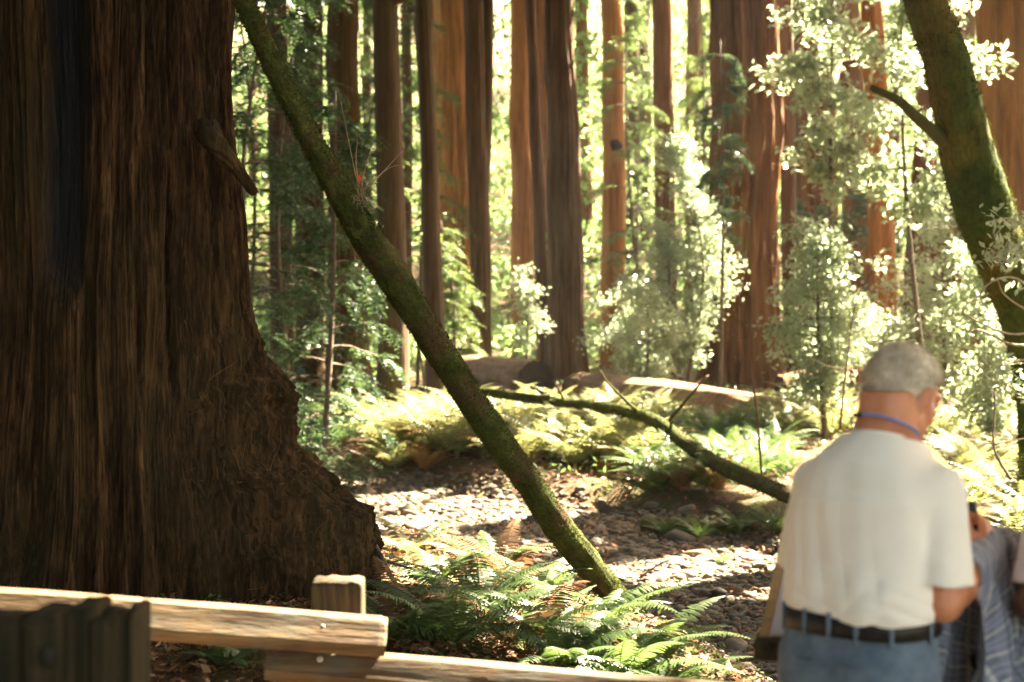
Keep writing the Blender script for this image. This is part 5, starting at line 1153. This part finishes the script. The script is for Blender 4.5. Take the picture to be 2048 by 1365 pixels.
# phone held in the hands
pr_ = np.array([.085, .41, 1.19]); Mp = rotm(R(-10), R(-14)); ph = thing('mobile_phone', 'black phone held upright in the grey-haired man\'s hands', 'phone', TW(pr_[None])[0])
mk = m_plain('phone_black', (.012, .012, .014), (.02, .02, .024), (9, 9, 9), .35, .5, 0)
mb = MB(); mb.box(pr_, (.037, .0055, .072), Mp, .004); V, Q, T = mb.get(); part('case', ph, TW(V), Q, T, mk)
mb = MB(); mb.box(pr_ + Mp @ np.array([0, -.0066, 0]), (.033, .0012, .067), Mp, .001); V, Q, T = mb.get(); part('screen', ph, TW(V), Q, T, m_plain('phone_screen', (.01, .012, .016), (.02, .025, .03), (5, 5, 5), .12, .6, 0))
mb = MB(); c = pr_ + Mp @ np.array([.02, .008, .05]); mb.tube([c, c + Mp @ np.array([0, .003, 0])], .007, 14); V, Q, T = mb.get(); part('lens', ph, TW(V), Q, T, mk)

# plaid shirt hanging over the forearm
t = NT('plaid_flannel'); uvn = t.n('ShaderNodeSeparateXYZ'); t.l(t.tc.outputs['UV'], uvn.inputs[0])
def stripes(sock, freq, ph_, lo, hi):
    m1 = t.math('FRACT', t.math('ADD', t.math('MULTIPLY', sock, freq), ph_)); return t.ramp(m1, [(0.0, 0.0), (lo - .03, 0.0), (lo, 1.0), (hi, 1.0), (hi + .03, 0.0)])
U_, V_ = uvn.outputs[0], uvn.outputs[1]; base = (.17, .175, .215)
c = t.mix(t.math('MULTIPLY', stripes(U_, 9, .1, .1, .5), .5), base, (.33, .35, .42)); c = t.mix(t.math('MULTIPLY', stripes(V_, 9, .1, .1, .5), .5), c, (.36, .38, .45))
c = t.mix(t.math('MULTIPLY', stripes(U_, 9, .1, .72, .8), .75), c, (.6, .57, .5)); c = t.mix(t.math('MULTIPLY', stripes(V_, 9, .1, .72, .8), .75), c, (.6, .57, .5)); c = t.mix(t.math('MULTIPLY', stripes(U_, 9, .1, .27, .31), .5), c, (.05, .05, .07)); c = t.mix(t.math('MULTIPLY', stripes(V_, 9, .1, .27, .31), .5), c, (.05, .05, .07))
t.col(c); t.rough(.9, .15); m_plaid = t.m
nu, nv = 70, 150; u = np.linspace(0, 1, nu)[:, None]; s_ = np.linspace(-.62, .62, nv)[None, :]   # s: length across the arm, + outer side
el, wr2 = np.array(J['r'][1]), np.array(J['r'][2]) + np.array([-.02, .06, .03])
A_ = el + (wr2 - el) * (.42 + .62 * u[..., None]); arc = .075; ang = np.clip(np.abs(s_) / arc, 0, 1) * math.pi / 2; drop = np.clip(np.abs(s_) - arc, 0, None); sg = np.sign(s_)
rad_ = .052 + .004 * vn(u * 6, s_ * 20, 0, 2)
X = A_[..., 0] + sg * rad_ * np.sin(ang) + sg * (.03 + .10 * (sg > 0)) * drop + np.where(sg > 0, .045, .022) * np.clip(drop * 6, 0, 1) * np.sin(u * 17 + 1.2 * vn(s_ * 4, u * 3, 0, 5) * 2 + sg) * (.5 + drop)
Yc_ = A_[..., 1] + np.where(sg > 0, (u - .62) * drop * .75, (u - .95) * drop * 1.1 ) + .02 * vn(s_ * 9, u * 6, 1, 7) * np.clip(drop * 5, 0, 1)
Z = A_[..., 2] + rad_ * np.cos(ang) - drop * .98 - .006 * vn(u * 9, s_ * 9, 0, 4) * (1 + 10 * drop) - .05 * drop * np.abs(u - .5)
lenA = .2
V = np.stack([X, Yc_, Z], -1).reshape(-1, 3); UV = np.stack([(u * .3 + 0 * s_) + .02 * vn(u * 4, s_ * 4, 0, 8), s_ + 0 * u + .25 * u], -1).reshape(-1, 2) * 1.9
sh2 = thing('plaid_shirt', 'grey and white plaid shirt draped over the man\'s right forearm', 'shirt', TW(wr2[None])[0])
o = part('cloth', sh2, TW(V), gridq(nu, nv), mat=m_plaid, uv=UV); md = o.modifiers.new('thickness', 'SOLIDIFY'); md.thickness = .003
# a bunched second layer, the rolled body of the shirt nearer the hand
u = np.linspace(0, 1, 40)[:, None]; a = np.linspace(0, 2 * math.pi, 41)[None, :]
pc_ = spline([wr2 + [.02, .02, .045], wr2 + [.055, .045, .0], wr2 + [.085, .05, -.1], wr2 + [.1, .03, -.26], wr2 + [.1, .02, -.46]], 40)
rr2 = np.interp(u, [0, .15, .5, 1], [.018, .042, .06, .075]) * (1 + .25 * np.sin(a * 5 + 3 * u) * np.clip(u * 2, 0, 1) + .1 * vn(a * 2, u * 6, 0, 3))
V = np.stack([pc_[:, 0][:, None] + rr2 * np.cos(a) * .8, pc_[:, 1][:, None] + rr2 * np.sin(a), pc_[:, 2][:, None] + 0 * a + .01 * vn(a * 2, u * 8, 0, 4)], -1).reshape(-1, 3)
UV = np.stack([a / 6.28 * .35 + .2 * u, u * .5 + 0 * a], -1).reshape(-1, 2) * 1.9
o = part('sleeve', sh2, TW(V), gridq(40, 41), mat=m_plaid, uv=UV); md = o.modifiers.new('thickness', 'SOLIDIFY'); md.thickness = .003

mats2 = dict(mats); mats2['skin'] = m_skin('deep_tanned_skin', (.2, .08, .045), (.28, .115, .065)); mats2['shirt'] = m_cloth('pale_pink_cotton', (.62, .55, .55), (.7, .62, .62), 3); mats2['trousers'] = m_cloth('tan_cotton', (.2, .15, .1), (.26, .2, .14)); mats2['hair'] = m_plain('dark_hair', (.02, .014, .01), (.05, .03, .02), (40, 40, 40), .6)
J2 = dict(head=(.0, .2, 1.56), l=((-.18, .09, 1.31), (-.24, .05, 1.04), (-.2, .28, .98)), r=((.18, .09, 1.31), (.24, .06, 1.04), (.2, .3, .99)), hr=((-.2, .9, 0), (-.6, 0, -.6), (0, 0, 1)), hl=((.2, .9, 0), (.6, 0, -.6), (0, 0, 1)))
build_person('person mostly outside the right edge, only a pale sleeve and a brown arm showing', (1.60, 3.60, 0), R(-10), joints=J2, mats=mats2, head_yaw=R(-8), head_pitch=R(18), s_h=6e-3, seed=3)
